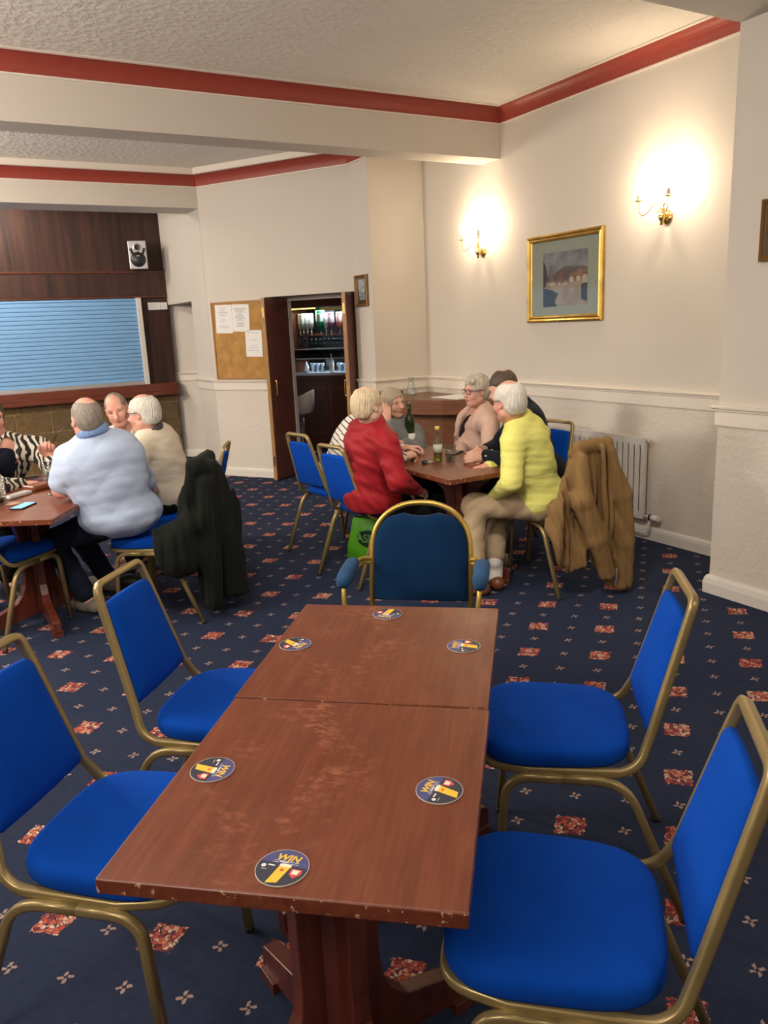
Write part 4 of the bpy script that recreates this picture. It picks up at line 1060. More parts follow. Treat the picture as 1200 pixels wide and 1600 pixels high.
# ================================================================= SCULPTED SHAPES (people, draped coats)
A3 = lambda *v: np.array(v, dtype=np.float64)
def nrm(v): v = np.asarray(v, float); return v/np.linalg.norm(v)
class Pr:
    """one primitive: callable on (n,3) points, bounding sphere, mode u(nion)/s(ubtract)/i(ntersect), blend"""
    def __init__(s, fn, c, r, mode='u', k=.02): s.fn, s.c, s.r, s.mode, s.k = fn, np.asarray(c, float), r, mode, k
def cap(a, b, ra, rb, k=.02, mode='u', flat=None):
    a, b = np.asarray(a, float), np.asarray(b, float); ba = b-a; l2 = max(ba@ba, 1e-9)
    def fn(P):
        q = P-a; h = np.clip((q@ba)/l2, 0, 1); d = q-h[:, None]*ba
        if flat is not None:
            n_, s_ = flat; t = d@n_; d = d + n_[None]*(t*(1/s_-1))[:, None]
            return (np.sqrt((d*d).sum(1)) - (ra+(rb-ra)*h))*min(1, s_)**.5
        return np.sqrt((d*d).sum(1)) - (ra+(rb-ra)*h)
    return Pr(fn, (a+b)/2, np.sqrt(l2)/2+max(ra, rb), mode, k)
def ell(c, r, R=None, k=.02, mode='u'):
    c = np.asarray(c, float); r = np.asarray(r, float); R = np.eye(3) if R is None else R
    def fn(P):
        q = (P-c)@R; k0 = np.sqrt(((q/r)**2).sum(1)); k1 = np.sqrt(((q/(r*r))**2).sum(1))+1e-9
        return k0*(k0-1)/k1
    return Pr(fn, c, r.max(), mode, k)
def plane(c, n, k=.01):
    c = np.asarray(c, float); n = nrm(n)
    return Pr(lambda P: (P-c)@n, c, 99, 'i', k)
def evalp(P, prims, disp=None):
    d = np.full(len(P), 1.0)
    done = False
    for p in sorted(prims, key=lambda p_: p_.mode == 'i'):
        if p.mode == 'i' and not done:
            done = True
            if disp is not None: d = d + disp(P)
        v = p.fn(P)
        if p.mode == 'u': h = np.clip(.5+.5*(d-v)/p.k, 0, 1); d = d*(1-h)+v*h - p.k*h*(1-h)
        elif p.mode == 's': h = np.clip(.5-.5*(d+v)/p.k, 0, 1); d = d*(1-h)-v*h + p.k*h*(1-h)
        else: h = np.clip(.5-.5*(d-v)/p.k, 0, 1); d = d*(1-h)+v*h + p.k*h*(1-h)
    if disp is not None and not done: d = d + disp(P)
    return d
def axis(lo, hi, h, fine):
    out = [lo]
    while out[-1] < hi:
        x = out[-1]; st = h
        for a, b, hf in fine:
            if a-h*1.0 <= x <= b: st = min(st, hf)
        out.append(x+st)
    return np.array(out)
def sculpt(name, prims, mat, parent, h=.01, fine=(), disp=None, origin=(0, 0, 0), pad=.02, smooth_it=0):
    U = [p for p in prims if p.mode == 'u']
    lo = np.min([p.c-p.r for p in U], 0)-pad; hi = np.max([p.c+p.r for p in U], 0)+pad
    for p in prims:       # shrink by horizontal cut planes
        pass
    ax = [axis(lo[i], hi[i], h, [(f[i][0], f[i][1], f[2+1]) for f in fine]) for i in range(3)]
    nx, ny, nz = map(len, ax); F = np.ones((nx, ny, nz), dtype=np.float32); B = 12
    UC = np.array([p.c for p in U]); UR = np.array([p.r for p in U])
    for i in range(0, nx, B):
        xs = ax[0][i:i+B]
        for j in range(0, ny, B):
            ys = ax[1][j:j+B]
            for k in range(0, nz, B):
                zs = ax[2][k:k+B]
                c = A3((xs[0]+xs[-1])/2, (ys[0]+ys[-1])/2, (zs[0]+zs[-1])/2); br = .5*math.sqrt((xs[-1]-xs[0])**2+(ys[-1]-ys[0])**2+(zs[-1]-zs[0])**2)
                dist = np.sqrt(((UC-c)**2).sum(1))-UR-br
                if dist.min() > .03: continue
                sel = [p for p in prims if (p.mode == 'i') or np.linalg.norm(p.c-c)-p.r-br < .06]
                G = np.stack(np.meshgrid(xs, ys, zs, indexing='ij'), -1).reshape(-1, 3)
                F[i:i+B, j:j+B, k:k+B] = evalp(G, sel, disp).reshape(len(xs), len(ys), len(zs))
    F[0] = F[-1] = 1; F[:, 0] = F[:, -1] = 1; F[:, :, 0] = F[:, :, -1] = 1
    Sg = F < 0
    cnt = np.zeros((nx-1, ny-1, nz-1), np.uint8)
    for a in (0, 1):
        for b in (0, 1):
            for c in (0, 1): cnt += Sg[a:nx-1+a, b:ny-1+b, c:nz-1+c]
    idx = np.argwhere((cnt > 0) & (cnt < 8)); n = len(idx)
    if n == 0: print('EMPTY', name); return None
    vid = np.full(cnt.shape, -1, np.int32); vid[tuple(idx.T)] = np.arange(n)
    acc = np.zeros((n, 3)); w_ = np.zeros(n)
    cor = [(a, b, c) for a in (0, 1) for b in (0, 1) for c in (0, 1)]
    vals = {q: F[idx[:, 0]+q[0], idx[:, 1]+q[1], idx[:, 2]+q[2]] for q in cor}
    pos = {q: np.stack([ax[t][idx[:, t]+q[t]] for t in range(3)], 1) for q in cor}
    for q in cor:
        for t in range(3):
            if q[t] == 0:
                r = list(q); r[t] = 1; r = tuple(r); m = (vals[q] < 0) != (vals[r] < 0)
                if m.any():
                    a, b = vals[q][m], vals[r][m]; s_ = (a/(a-b))[:, None]; acc[m] += pos[q][m]*(1-s_)+pos[r][m]*s_; w_[m] += 1
    V = acc/w_[:, None] - np.asarray(origin)
    quads = []
    for t in range(3):
        sl0 = [slice(None)]*3; sl1 = [slice(None)]*3; sl0[t] = slice(0, -1); sl1[t] = slice(1, None)
        a, b = Sg[tuple(sl0)], Sg[tuple(sl1)]; e = np.argwhere(a != b); inn = a[tuple(e.T)]
        u, v = (t+1) % 3, (t+2) % 3; c = []
        for du, dv in ((-1, -1), (0, -1), (0, 0), (-1, 0)):
            f_ = e.copy(); f_[:, u] += du; f_[:, v] += dv; c.append(vid[tuple(f_.T)])
        q = np.stack(c, 1); q[~inn] = q[~inn][:, ::-1]; quads.append(q)
    Q = np.concatenate(quads); Q = Q[(Q >= 0).all(1)]
    me = bpy.data.meshes.new(name); me.vertices.add(n); me.vertices.foreach_set('co', V.astype(np.float32).ravel())
    me.loops.add(len(Q)*4); me.loops.foreach_set('vertex_index', Q.astype(np.int32).ravel())
    me.polygons.add(len(Q)); me.polygons.foreach_set('loop_start', np.arange(0, len(Q)*4, 4, dtype=np.int32))
    try: me.polygons.foreach_set('loop_total', np.full(len(Q), 4, np.int32))
    except Exception: pass
    me.update(calc_edges=True); me.validate()
    return link(name, me, mat, parent, True)

def ridge(seed, amp, d, wl, warp=.5):
    """creases running across direction d, sharp valleys"""
    r = np.random.RandomState(seed); L_ = []
    for i in range(4):
        dd = nrm(nrm(d)+r.randn(3)*.22); L_.append((dd*PI/(wl*(.6+.45*i)), r.uniform(0, 6), r.randn(3)*6, .55+.15*i))
    def f(P):
        o = 0
        for k, ph, m, a in L_:
            g = .5+.5*np.sin(P@m+ph*3); o = o + a*g*(np.abs(np.sin(P@k+ph+warp*2*np.sin(P@(m*.8)+ph)))**.8 - .6)
        return -o*amp
    return f
def wrinkle(seed, amp=.004, dirs=None, wl=.06, soft=1.0):
    r = np.random.RandomState(seed); K = []
    for i in range(5):
        d = nrm(r.randn(3)*(A3(.5, .5, 1.2) if dirs is None else 1)) if dirs is None else nrm(np.asarray(dirs)+r.randn(3)*.35)
        K.append((d*2*PI/(wl*r.uniform(.7, 1.6)), r.uniform(0, 6), r.randn(3)*9, r.uniform(.5, 1)))
    def f(P):
        o = 0
        for k, ph, m, a in K: o = o + a*np.sin(P@k+ph+1.3*np.sin(P@m+ph))*(.5+.5*np.sin(P@(m*.7)+ph*2))
        return o*amp/2.2
    return f

# ---------------------------------------------------------------- people
def skin(name, col, red=.15):
    m, nt, b = newmat(name); v = coords(nt); n = noise(nt, v, 16, 4, .6); n2 = noise(nt, v, 130, 2)
    lo = (col[0]*.93, col[1]*(1-red*1.6), col[2]*(1-red*1.8)); hi = (min(1, col[0]*1.05), col[1]*1.05, col[2]*1.05)
    nt.links.new(ramp(nt, n.outputs[0], [(.32, lo), (.66, hi)]), b.inputs['Base Color'])
    b.inputs['Roughness'].default_value = .48; b.inputs['Specular IOR Level'].default_value = .35
    bump(nt, b, n2.outputs[0], .15, .001); return m
def hair_mat(name, a, c, along=(1, 1, .12)):
    m, nt, b = newmat(name); v = coords(nt, scale=along); n = noise(nt, v, 170, 4, .7, .8); g = noise(nt, coords(nt), 14, 3)
    nt.links.new(ramp(nt, (N(n.outputs[0])*.75+N(g.outputs[0])*.25).s, [(.35, a), (.62, c)]), b.inputs['Base Color'])
    b.inputs['Roughness'].default_value = .55; bump(nt, b, n.outputs[0], .6, .004); return m
SKIN = skin('skin_rosy', (.60, .36, .27), .12); SKINP = skin('skin_pink', (.64, .35, .275), .16); SKINL = skin('skin_pale', (.62, .42, .33), .08)
HW = hair_mat('white_hair', (.40, .37, .32), (.74, .71, .64)); HB = hair_mat('blond_grey_hair', (.36, .27, .16), (.66, .55, .38))
HG = hair_mat('grey_hair', (.12, .10, .085), (.30, .26, .22)); HD = hair_mat('dark_hair', (.03, .02, .014), (.10, .065, .045)); HGB = hair_mat('grey_blond_hair', (.20, .15, .10), (.45, .38, .29))
EYEW = simple('eye_white', (.36, .31, .28), .3); EYED = simple('eye_iris', (.035, .03, .03), .2); LIP = simple('lips', (.38, .11, .095), .5)
BROW = simple('brow_hair', (.13, .09, .07), .8); DARK = simple('dark_frames', (.02, .015, .015), .3)

def frame_of(fwd, up):
    f = nrm(fwd); u = np.asarray(up, float); u = nrm(u-f*(u@f)); r = np.cross(f, u); return np.stack([r, f, u], 1)   # columns: right, forward, up
def head_prims(c, R, s=1.0, jaw=1.0, nose=1.0):
    L = lambda *p: c + R@(A3(*p)*s); E = lambda p, r, k=.02, m='u', RR=None: ell(L(*p), A3(*r)*s, R if RR is None else R@RR, k*s, m)
    K = lambda a, b, ra, rb, k=.015: cap(L(*a), L(*b), ra*s, rb*s, k*s)
    o = [E((0, -.012, .030), (.073, .092, .088), .02), E((0, .022, -.030), (.058*jaw, .068, .080), .035), E((0, .056, -.088), (.026*jaw, .022, .020), .035),
         K((-.050*jaw, .005, -.062), (-.012, .052, -.094), .018, .016, .025), K((.050*jaw, .005, -.062), (.012, .052, -.094), .018, .016, .025),
         E((.034, .058, -.028), (.024, .022, .026), .022), E((-.034, .058, -.028), (.024, .022, .026), .022),
         K((-.040, .068, .026), (.040, .068, .026), .012, .012, .018),
         E((.031, .090, .008), (.0155, .014, .011), .012, 's'), E((-.031, .090, .008), (.0155, .014, .011), .012, 's'),
         K((0, .080, .014), (0, .105*(.5+.5*nose), -.026), .0085, .0125*nose, .012), E((.011, .094, -.031), (.0085, .011, .008), .008), E((-.011, .094, -.031), (.0085, .011, .008), .008),
         E((0, .080, -.050), (.024, .014, .014), .014), E((0, .089, -.0565), (.021, .006, .0048), .005), E((0, .087, -.0655), (.018, .006, .005), .005),
         E((0, .097, -.061), (.022, .006, .0014), .003, 's')]
    for sx in (1, -1):
        t = Matrix.Rotation(-.35*sx, 3, 'Z')@Matrix.Rotation(.15, 3, 'X'); RR = np.array(t)
        o += [E((.077*sx, -.006, -.004), (.0075, .018, .030), .006, 'u', RR), E((.083*sx, .0, -.002), (.006, .009, .017), .006, 's', RR)]
    return o
def hair_prims(c, R, s, style):
    L = lambda *p: c + R@(A3(*p)*s); E = lambda p, r, k=.01, m='u': ell(L(*p), A3(*r)*s, R, k*s, m)
    K = lambda a, b, ra, rb, k=.02: cap(L(*a), L(*b), ra*s, rb*s, k*s)
    o = []
    if style == 'bald_short':
        o = [E((0, -.014, .030), (.0765, .0955, .0905)), E((0, -.045, -.02), (.062, .055, .06), .03), E((0, -.020, .112), (.050, .088, .050), .012, 's')]
    elif style == 'receding':
        o = [E((0, -.014, .030), (.0765, .0955, .0905)), E((0, -.045, -.02), (.062, .055, .06), .03), E((0, .075, .085), (.060, .062, .055), .012, 's')]
    elif style in ('balding_full',):
        o = [E((0, -.016, .028), (.083, .101, .092)), E((0, -.05, -.028), (.070, .056, .062), .03), E((0, -.005, .118), (.040, .072, .036), .018, 's')]
    elif style == 'crown_thin':
        o = [E((0, -.016, .030), (.082, .101, .095)), E((0, -.05, -.03), (.070, .055, .060), .03), E((0, -.055, .125), (.036, .042, .040), .012, 's')]
    elif style == 'long_back':
        o = [E((0, -.018, .032), (.086, .104, .098)), E((0, -.055, -.04), (.074, .058, .075), .03)]
    elif style == 'bob':
        o = [E((0, -.018, .032), (.090, .106, .099)), E((.062, -.02, -.045), (.026, .055, .072), .03), E((-.062, -.02, -.045), (.026, .055, .072), .03), E((0, -.06, -.05), (.07, .05, .07), .03)]
    elif style == 'swept':
        o = [E((0, -.016, .040), (.088, .106, .100)), E((0, -.055, -.01), (.075, .06, .07), .03), K((-.05, .065, .085), (.05, .055, .10), .024, .022, .02)]
    elif style == 'short':
        o = [E((0, -.016, .034), (.081, .100, .094)), E((0, -.045, -.02), (.068, .055, .06), .03)]
    front = {'receding': (.06, .08), 'bald_short': (.03, .09), 'balding_full': (.045, .085), 'crown_thin': (.078, .075), 'long_back': (.075, .07), 'bob': (.088, .062), 'swept': (.082, .065), 'short': (.080, .072)}[style]
    # face window
    o += [E((0, .100, -.028), (.068 if style == 'bob' else .072, front[0]*.62+.012, .090), .012, 's')]
    if style not in ('bob',):
        o += [E((.082, .012, -.020), (.022, .030, .034), .01, 's'), E((-.082, .012, -.020), (.022, .030, .034), .01, 's')]
    o += [E((0, .05, -.11), (.10, .10, .055 if style != 'bob' else .03), .01, 's')]
    if style not in ('long_back', 'bob'): o += [E((0, -.06, -.125), (.12, .10, .050), .01, 's')]
    return o
def hand_prims(w, d, n, side, curl=(.35, .5, .4), s=1.0, spread=.0, thumb=.4):
    """w wrist, d pointing along the hand, n palm side, side=+1 when the thumb lies on d x n"""
    d = nrm(d); n = nrm(np.asarray(n)-d*(np.asarray(n)@d)); l = np.cross(d, n)*side; o = []
    o.append(cap(w-d*.01*s, w+d*.03*s, .024*s, .026*s, .015, flat=(n, .72)))
    K = [.028, .0095, -.0095, -.027]; LEN = [.070, .078, .072, .056]; kb = [.088, .092, .088, .080]
    for i in range(4):
        b = w+(d*kb[i]+l*K[i])*s; o.append(cap(w+(d*.022+l*K[i]*.55)*s, b, .0135*s, .0105*s, .012))
        p = b; a = 0; dd = nrm(d+l*spread*(1.5-i)*.3)
        for seg, ang, (r0, r1) in zip((.46, .30, .26), curl, ((.0098, .0090), (.0090, .0083), (.0083, .0070))):
            a += ang*(1+.06*i); v = dd*math.cos(a)+n*math.sin(a); q = p+v*LEN[i]*seg*s; o.append(cap(p, q, r0*s, r1*s, .004)); p = q
    o.append(ell(w+(d*.045)*s, A3(.034, .046, .014)*s, np.stack([l, d, n], 1), .012))
    t0 = w+(d*.022+l*.026+n*.006)*s; t1 = t0+nrm(d*.75+l*(.75-.3*thumb)+n*thumb)*.045*s; t2 = t1+nrm(d+l*(.25-.3*thumb)+n*thumb)*.032*s; t3 = t2+nrm(d+l*(.05-.3*thumb)+n*(thumb+.15))*.025*s
    o += [cap(w+(d*.01+l*.012)*s, t1, .015*s, .0125*s, .012), cap(t1, t2, .0118*s, .0105*s, .005), cap(t2, t3, .0105*s, .0085*s, .005)]
    return o

def person(P):
    """P: dict of joints in room coordinates (metres)"""
    g = {k: (np.asarray(v, float) if isinstance(v, tuple) and len(v) == 3 else v) for k, v in P.items() if not isinstance(v, (str, dict))}
    hip, neck, head = g['hip'], g['neck'], g['head']; shl, shr = g['shl'], g['shr']
    wS = P.get('w', 1.0); dS = P.get('d', 1.0); hs = P.get('hs', .95)
    up = nrm(neck-hip); lat = nrm(shr-shl); lat = nrm(lat-up*(lat@up)); fwd = np.cross(up, lat)   # right-handed: lat=right, fwd, up
    if 'hl' in g: hlat = nrm(g['hl'])
    else: hlat = lat
    hf = np.cross(A3(0, 0, 1), hlat)
    T = np.stack([lat, fwd, up], 1); mid = hip+(neck-hip)*.42; chest = hip+(neck-hip)*.70
    HT = np.stack([hlat, hf, A3(0, 0, 1)], 1); MT = frame_of(fwd+hf, up)
    HR = frame_of(g['face'], g.get('hup', A3(0, 0, 1)))
    base = A3(hip[0], hip[1], 0)
    def torso(o, k=.05):
        return [ell(hip+A3(0, 0, .03), A3(.165*wS+o, .125*dS+o, .13+o), HT, k), ell(mid+fwd*.012*dS, A3(.152*wS+o, .118*dS+o, .16+o), MT, k),
                ell(chest, A3(.165*wS+o, .108*(.5+.5*dS)+o, .17+o), T, k), cap(shl*.86+shr*.14, shr*.86+shl*.14, .052+o, .052+o, .05),
                cap(neck+up*.005, shl*.8+neck*.2, .042+o, .045+o, .05), cap(neck+up*.005, shr*.8+neck*.2, .042+o, .045+o, .05)]
    elb = {'l': g['ell'], 'r': g['elr']}; wr = {'l': g['wrl'], 'r': g['wrr']}; sh = {'l': shl, 'r': shr}
    kn = {'l': g['knl'], 'r': g['knr']}; an = {'l': g['anl'], 'r': g['anr']}
    aS = P.get('arm', 1.0); hipj = {'l': hip-hlat*.09, 'r': hip+hlat*.09}
    sk = torso(-.02)
    sk += [cap(neck-up*.03, head-HR[:, 1]*.012*hs-HR[:, 2]*.045*hs, .056*P.get('nk', 1.0), .052*P.get('nk', 1.0), .03)]
    for q in 'lr':
        sk += [cap(sh[q], elb[q], .047*aS, .038*aS, .03), cap(elb[q], wr[q], .038*aS, .025, .02)]
        sk += [cap(hipj[q], kn[q], .075, .052, .04), cap(kn[q], an[q], .050, .034, .03)]
        t = g['toe'+q] if 'toe'+q in g else an[q]+hf*.13-A3(0, 0, .05)
        sk += [cap(an[q], t, .034, .026, .02)]
    sk += head_prims(head, HR, hs, P.get('jaw', 1.0), P.get('nose', 1.0))
    fine = [((head[0]-.12, head[0]+.12), (head[1]-.12, head[1]+.12), (head[2]-.14, head[2]+.14), P.get('fine', .0042))]
    for q in 'lr':
        hd = P.get('hand'+q)
        if hd:
            w0 = wr[q]; sk += hand_prims(w0, A3(*hd['d']), A3(*hd['n']), hd.get('side', 1), hd.get('curl', (.35, .5, .4)), hd.get('s', 1.0), thumb=hd.get('thumb', .4))
            cc = w0+nrm(A3(*hd['d']))*.08; fine.append(((cc[0]-.1, cc[0]+.1), (cc[1]-.1, cc[1]+.1), (cc[2]-.08, cc[2]+.08), .0045))
    body = sculpt('person', sk, P.get('skin', SKIN), None, .012, fine, None, base)
    body.location = base; tag(body, P['label'], 'person', P.get('group'))
    mk = lambda nm, pr, mt, h=.009, fn=(), dp=None: sculpt(nm, pr, mt, body, h, fn, dp, base)
    # ---- top
    top = P['top']; o = top.get('o', .006); a = [p for p in torso(o)]
    long_ = top.get('long', True)
    for q in 'lr':
        rr = top.get('sl', 1.0)
        a += [cap(sh[q], elb[q], .060*aS*rr, .050*aS*rr, .035)]
        if long_: a += [cap(elb[q], elb[q]+(wr[q]-elb[q])*.93, .050*aS*rr, .036*rr, .022)]
    if not long_:
        for q in 'lr':
            dd = nrm(elb[q]-sh[q]); e_ = sh[q]+(elb[q]-sh[q])*.78
            a = [p for p in a if not (p.mode == 'u' and p.k == .035)] if q == 'l' else a
        for q in 'lr': 
            e_ = sh[q]+(elb[q]-sh[q])*.74; a += [cap(sh[q], e_, .062*aS, .064*aS, .035)]
    hz = top.get('hem', .48); a += [plane((0, 0, hz), (0, 0, -1), .012)]
    a += [cap(neck-up*.02+fwd*.01, head-HR[:, 2]*.03*hs-fwd*.0, .050*P.get('nk', 1.0), .056, .01, 's')]
    if top.get('v'):     # open neckline down the front
        vd = top['v']; a += [cap(neck+fwd*.075+up*.03, neck+fwd*.155-up*vd, .058, .040, .015, 's')]
    w1 = ridge(top.get('seed', 3), top.get('amp', .006)*.55, up*.9+fwd*.25 if top.get('dirs') is None else A3(*top['dirs']), top.get('wl', .075)); w2 = wrinkle(top.get('seed', 3), top.get('amp', .006)*.45, None, .09); wk = lambda X: w1(X)+w2(X)
    mk(top.get('name', 'jumper'), a, top['mat'], .0085, (), wk)
    if top.get('collar'):
        c = []; n_ = 18; cen = neck+up*(.022+top.get('cz', 0)); rx, ry = .066*P.get('nk', 1.0), .068*P.get('nk', 1.0)
        ring = [cen+lat*rx*math.cos(2*PI*i/n_)+fwd*ry*math.sin(2*PI*i/n_)-up*.016*(math.sin(2*PI*i/n_)+.1) for i in range(n_)]
        skip = top.get('open', True)
        for i in range(n_):
            if skip and i in (4,): continue
            A_, B_ = ring[i], ring[(i+1) % n_]; c += [cap(A_-up*.010, B_-up*.010, .010, .010, .012), cap(A_+up*.002, B_+up*.002, .009, .009, .012), cap(A_+up*.014, B_+up*.014, .008, .008, .010)]
        mk('collar', c, top['collar'], .004)
    # ---- legs
    tr = P.get('trousers')
    if tr:
        b_ = [ell(hip+A3(0, 0, .01), A3(.160*wS, .125*dS, .110), HT, .05)]
        for q in 'lr':
            b_ += [cap(hipj[q], kn[q], .092, .070, .045), cap(kn[q], kn[q]+(an[q]-kn[q])*.86, .070, .060, .03)]
        mk('trousers', b_, tr, .0105, (), ridge(7, .009, tuple(nrm(kn['l']-hipj['l'])*.6+A3(0, 0, .5)), .06))
    for q in 'lr':
        t = g['toe'+q] if 'toe'+q in g else an[q]+hf*.13-A3(0, 0, .05)
        f_ = nrm(A3(t[0]-an[q][0], t[1]-an[q][1], 0)); heel = A3(an[q][0], an[q][1], 0)-f_*.045
        if P.get('socks'): mk('sock', [cap(kn[q]+(an[q]-kn[q])*.7, A3(an[q][0], an[q][1], .07), .050, .048, .02), cap(an[q], A3(t[0], t[1], .05), .042, .03, .02)], P['socks'], .009)
        if P.get('shoes'):
            fl = A3(an[q][0], an[q][1], .045)
            mk('shoe', [cap(heel+A3(0, 0, .042), heel+f_*.10+A3(0, 0, .048), .044, .046, .02), cap(heel+f_*.08+A3(0, 0, .04), heel+f_*.235+A3(0, 0, .032), .046, .036, .03), plane((0, 0, .004), (0, 0, -1), .004)], P['shoes'], .0085)
    # ---- hair, face
    hst = P.get('hair')
    if hst:
        hr = np.random.RandomState(len(P['label']))
        kx = [(hr.randn(3)*60, hr.uniform(0, 6)) for _ in range(4)]
        def dh(X):
            q = (X-head)@HR; ang = np.arctan2(q[:, 0], q[:, 1]+.02)
            return P.get('hamp', .0022)*(np.sin(ang*34+q[:, 2]*40)+.7*np.sin(ang*57-q[:, 2]*90+1.0)+.6*np.sin(q[:, 1]*160+q[:, 0]*90))*.5
        mk('hair', hair_prims(head, HR, hs, hst[0]), hst[1], .0045, (), dh)
    L = lambda *p: head + HR@(A3(*p)*hs)
    if P.get('facing', True):
        for sx in (1, -1):
            e = mk('eye', [ell(L(.031*sx, .0735, .008), A3(.0115, .0108, .0062)*hs, HR)], EYEW, .0022)
            mk2 = sculpt('iris', [ell(L(.031*sx, .0835, .0075), A3(.0052, .003, .0055)*hs, HR)], EYED, e, .0014, (), None, base)
            mk('eyebrow', [cap(L(.017*sx, .083, .026), L(.046*sx, .070, .029), .0028, .002, .004)], P.get('brow', BROW), .002)
        mk('lips', [cap(L(-.020, .0885, -.0585), L(.020, .0885, -.0585), .0035, .0035, .004), ell(L(0, .0935, -.0565), A3(.015, .0035, .0035), HR, .004), ell(L(0, .092, -.066), A3(.014, .0035, .0035), HR, .004)], LIP, .002)
    if P.get('glasses'):
        gb = MB(); LL = lambda *p: Vector(L(*p)-base)
        for sx in (1, -1):
            gb.tube([LL(sx*.033+.023*math.cos(a), .098-.10*abs(math.cos(a))*0-.006*(1 if sx*math.cos(a) > 0 else 0), .006+.018*math.sin(a)) for a in [2*PI*i/18 for i in range(18)]], P.get('gr', .0018), 6, closed=True)
            gb.tube([LL(sx*.056, .092, .012), LL(sx*.078, .06, .014), LL(sx*.080, .0, .012), LL(sx*.079, -.02, -.004)], P.get('gr', .0018), 6)
        gb.tube([LL(-.010, .098, .010), LL(0, .101, .013), LL(.010, .098, .010)], P.get('gr', .0018), 6)
        gb.build('spectacles', P['glasses'], body)
    return body, dict(lat=lat, fwd=fwd, up=up, HR=HR, base=base, mk=mk, L=L)

CREAM = fabric('cream_knit', (.64, .58, .46), 260, .5, .95, .06, (5, 5, 17)); YEL = fabric('yellow_knit', (.68, .67, .19), 300, .45, .95, .05, (6, 6, 20))
BLUEP = fabric('light_blue_pique', (.42, .51, .68), 420, .3, .9, .04, (5, 5, 10)); REDJ = fabric('red_jacket_cloth', (.27, .012, .018), 500, .15, .55, .08, (10, 10, 7))
WHITE = fabric('white_shirt', (.70, .64, .60), 500, .2, .85, .04); NAVY = fabric('navy_jumper', (.008, .010, .018), 400, .3, .9, .1)
GREYK = fabric('grey_cable_knit', (.17, .185, .19), 120, .9, .95, .35, (45, 45, 10)); PINK = fabric('dusty_pink_cardigan', (.58, .40, .32), 300, .5, .95, .06, (24, 24, 3))
KHAKI = fabric('khaki_chino', (.37, .28, .175), 500, .2, .85, .05, (9, 9, 12)); JEAN = fabric('dark_jeans', (.009, .014, .028), 500, .3, .9, .15); BLACK = fabric('black_trousers', (.007, .007, .008), 500, .2, .9, .1)
SOCK = fabric('white_socks', (.60, .57, .53), 300, .4, .95, .05); BROWNL = simple('tan_shoe_leather', (.16, .055, .02), .35); TRAIN = simple('grey_trainer', (.18, .16, .13), .7); BSHOE = simple('black_shoe', (.012, .012, .012), .5)
def stripes():
    m, nt, b = newmat('breton_stripe'); v = coords(nt); sp = nt.nodes.new('ShaderNodeSeparateXYZ'); nt.links.new(v, sp.inputs[0])
    s = N(sp.outputs[0])*.55 + N(sp.outputs[1])*-.25 + N(sp.outputs[2])*.80
    k = ((s*27.0).fr()).lt(.22); nt.links.new(mix(nt, k, (.66, .61, .54), (.025, .03, .05)), b.inputs['Base Color']); b.inputs['Roughness'].default_value = .9; return m
def zebra():
    m, nt, b = newmat('zebra_print'); v = coords(nt); w = nt.nodes.new('ShaderNodeTexWave'); w.inputs['Scale'].default_value = 9; w.inputs['Distortion'].default_value = 9; w.inputs['Detail'].default_value = 1.5; w.inputs['Detail Scale'].default_value = 1.2
    nt.links.new(v, w.inputs['Vector']); nt.links.new(ramp(nt, w.outputs[0], [(.46, (.01, .01, .012)), (.52, (.62, .58, .48))]), b.inputs['Base Color']); b.inputs['Roughness'].default_value = .85; return m
STR, ZEB = stripes(), zebra()

# man in light blue polo shirt
person(dict(label='man in a light blue polo shirt, back turned, at the left table', group=None, skin=SKINP,
    hip=(0.821, 4.480, 0.620), hl=(.78, .10, 0), neck=(0.721, 4.406, 1.090), head=(0.693, 4.402, 1.190), face=(-.15, 1, -.18), shl=(0.576, 4.483, 0.987), shr=(0.915, 4.519, 0.955),
    ell=(0.526, 4.499, 0.815), elr=(1.049, 4.763, 0.701), wrl=(0.701, 4.830, 0.790), wrr=(0.855, 5.013, 0.782), w=1.34, d=1.42, nk=1.12, arm=1.12, hs=.99, facing=False,
    knl=(0.482, 4.860, 0.453), knr=(0.672, 5.126, 0.394), anl=(0.632, 4.789, 0.073), anr=(0.812, 5.137, 0.076), toel=(0.568, 4.902, 0.012), toer=(0.748, 5.272, 0.008),
    top=dict(name='polo_shirt', mat=BLUEP, long=False, hem=.43, o=.013, amp=.008, wl=.10, cz=.020, collar=fabric('blue_collar', (.19, .30, .56), 400, .3), seed=5, open=False),
    trousers=JEAN, shoes=TRAIN, hair=('bald_short', HG), hamp=.0006, handl=dict(d=(.2, 1, .0), n=(0, 0, -1), side=-1)))
# man in cream jumper
person(dict(label='man in a cream jumper with white hair and glasses, behind the dark coat', skin=SKINP,
    hip=(1.247, 5.014, 0.602), hl=(.55, .83, 0), neck=(1.140, 4.919, 1.024), head=(1.101, 4.893, 1.149), face=(-.70, .62, -.12), shl=(1.008, 4.767, 0.929), shr=(1.278, 5.088, 0.934),
    ell=(0.962, 4.666, 0.729), elr=(1.176, 5.227, 0.716), wrl=(0.904, 5.032, 0.740), wrr=(0.977, 5.348, 0.747), w=1.18, d=1.22, nk=1.05, hs=.97, facing=False, glasses=DARK,
    knl=(0.987, 5.043, 0.518), knr=(1.093, 5.335, 0.513), anl=(0.973, 5.072, 0.170), anr=(1.059, 5.372, 0.149), arm=1.1,
    top=dict(name='jumper', mat=CREAM, hem=.52, o=.014, amp=.010, wl=.10, dirs=(.2, .2, 1), seed=9, collar=fabric('dark_striped_collar', (.08, .07, .08), 300, .3)),
    trousers=BLACK, shoes=BSHOE, hair=('balding_full', HW), hamp=.003))
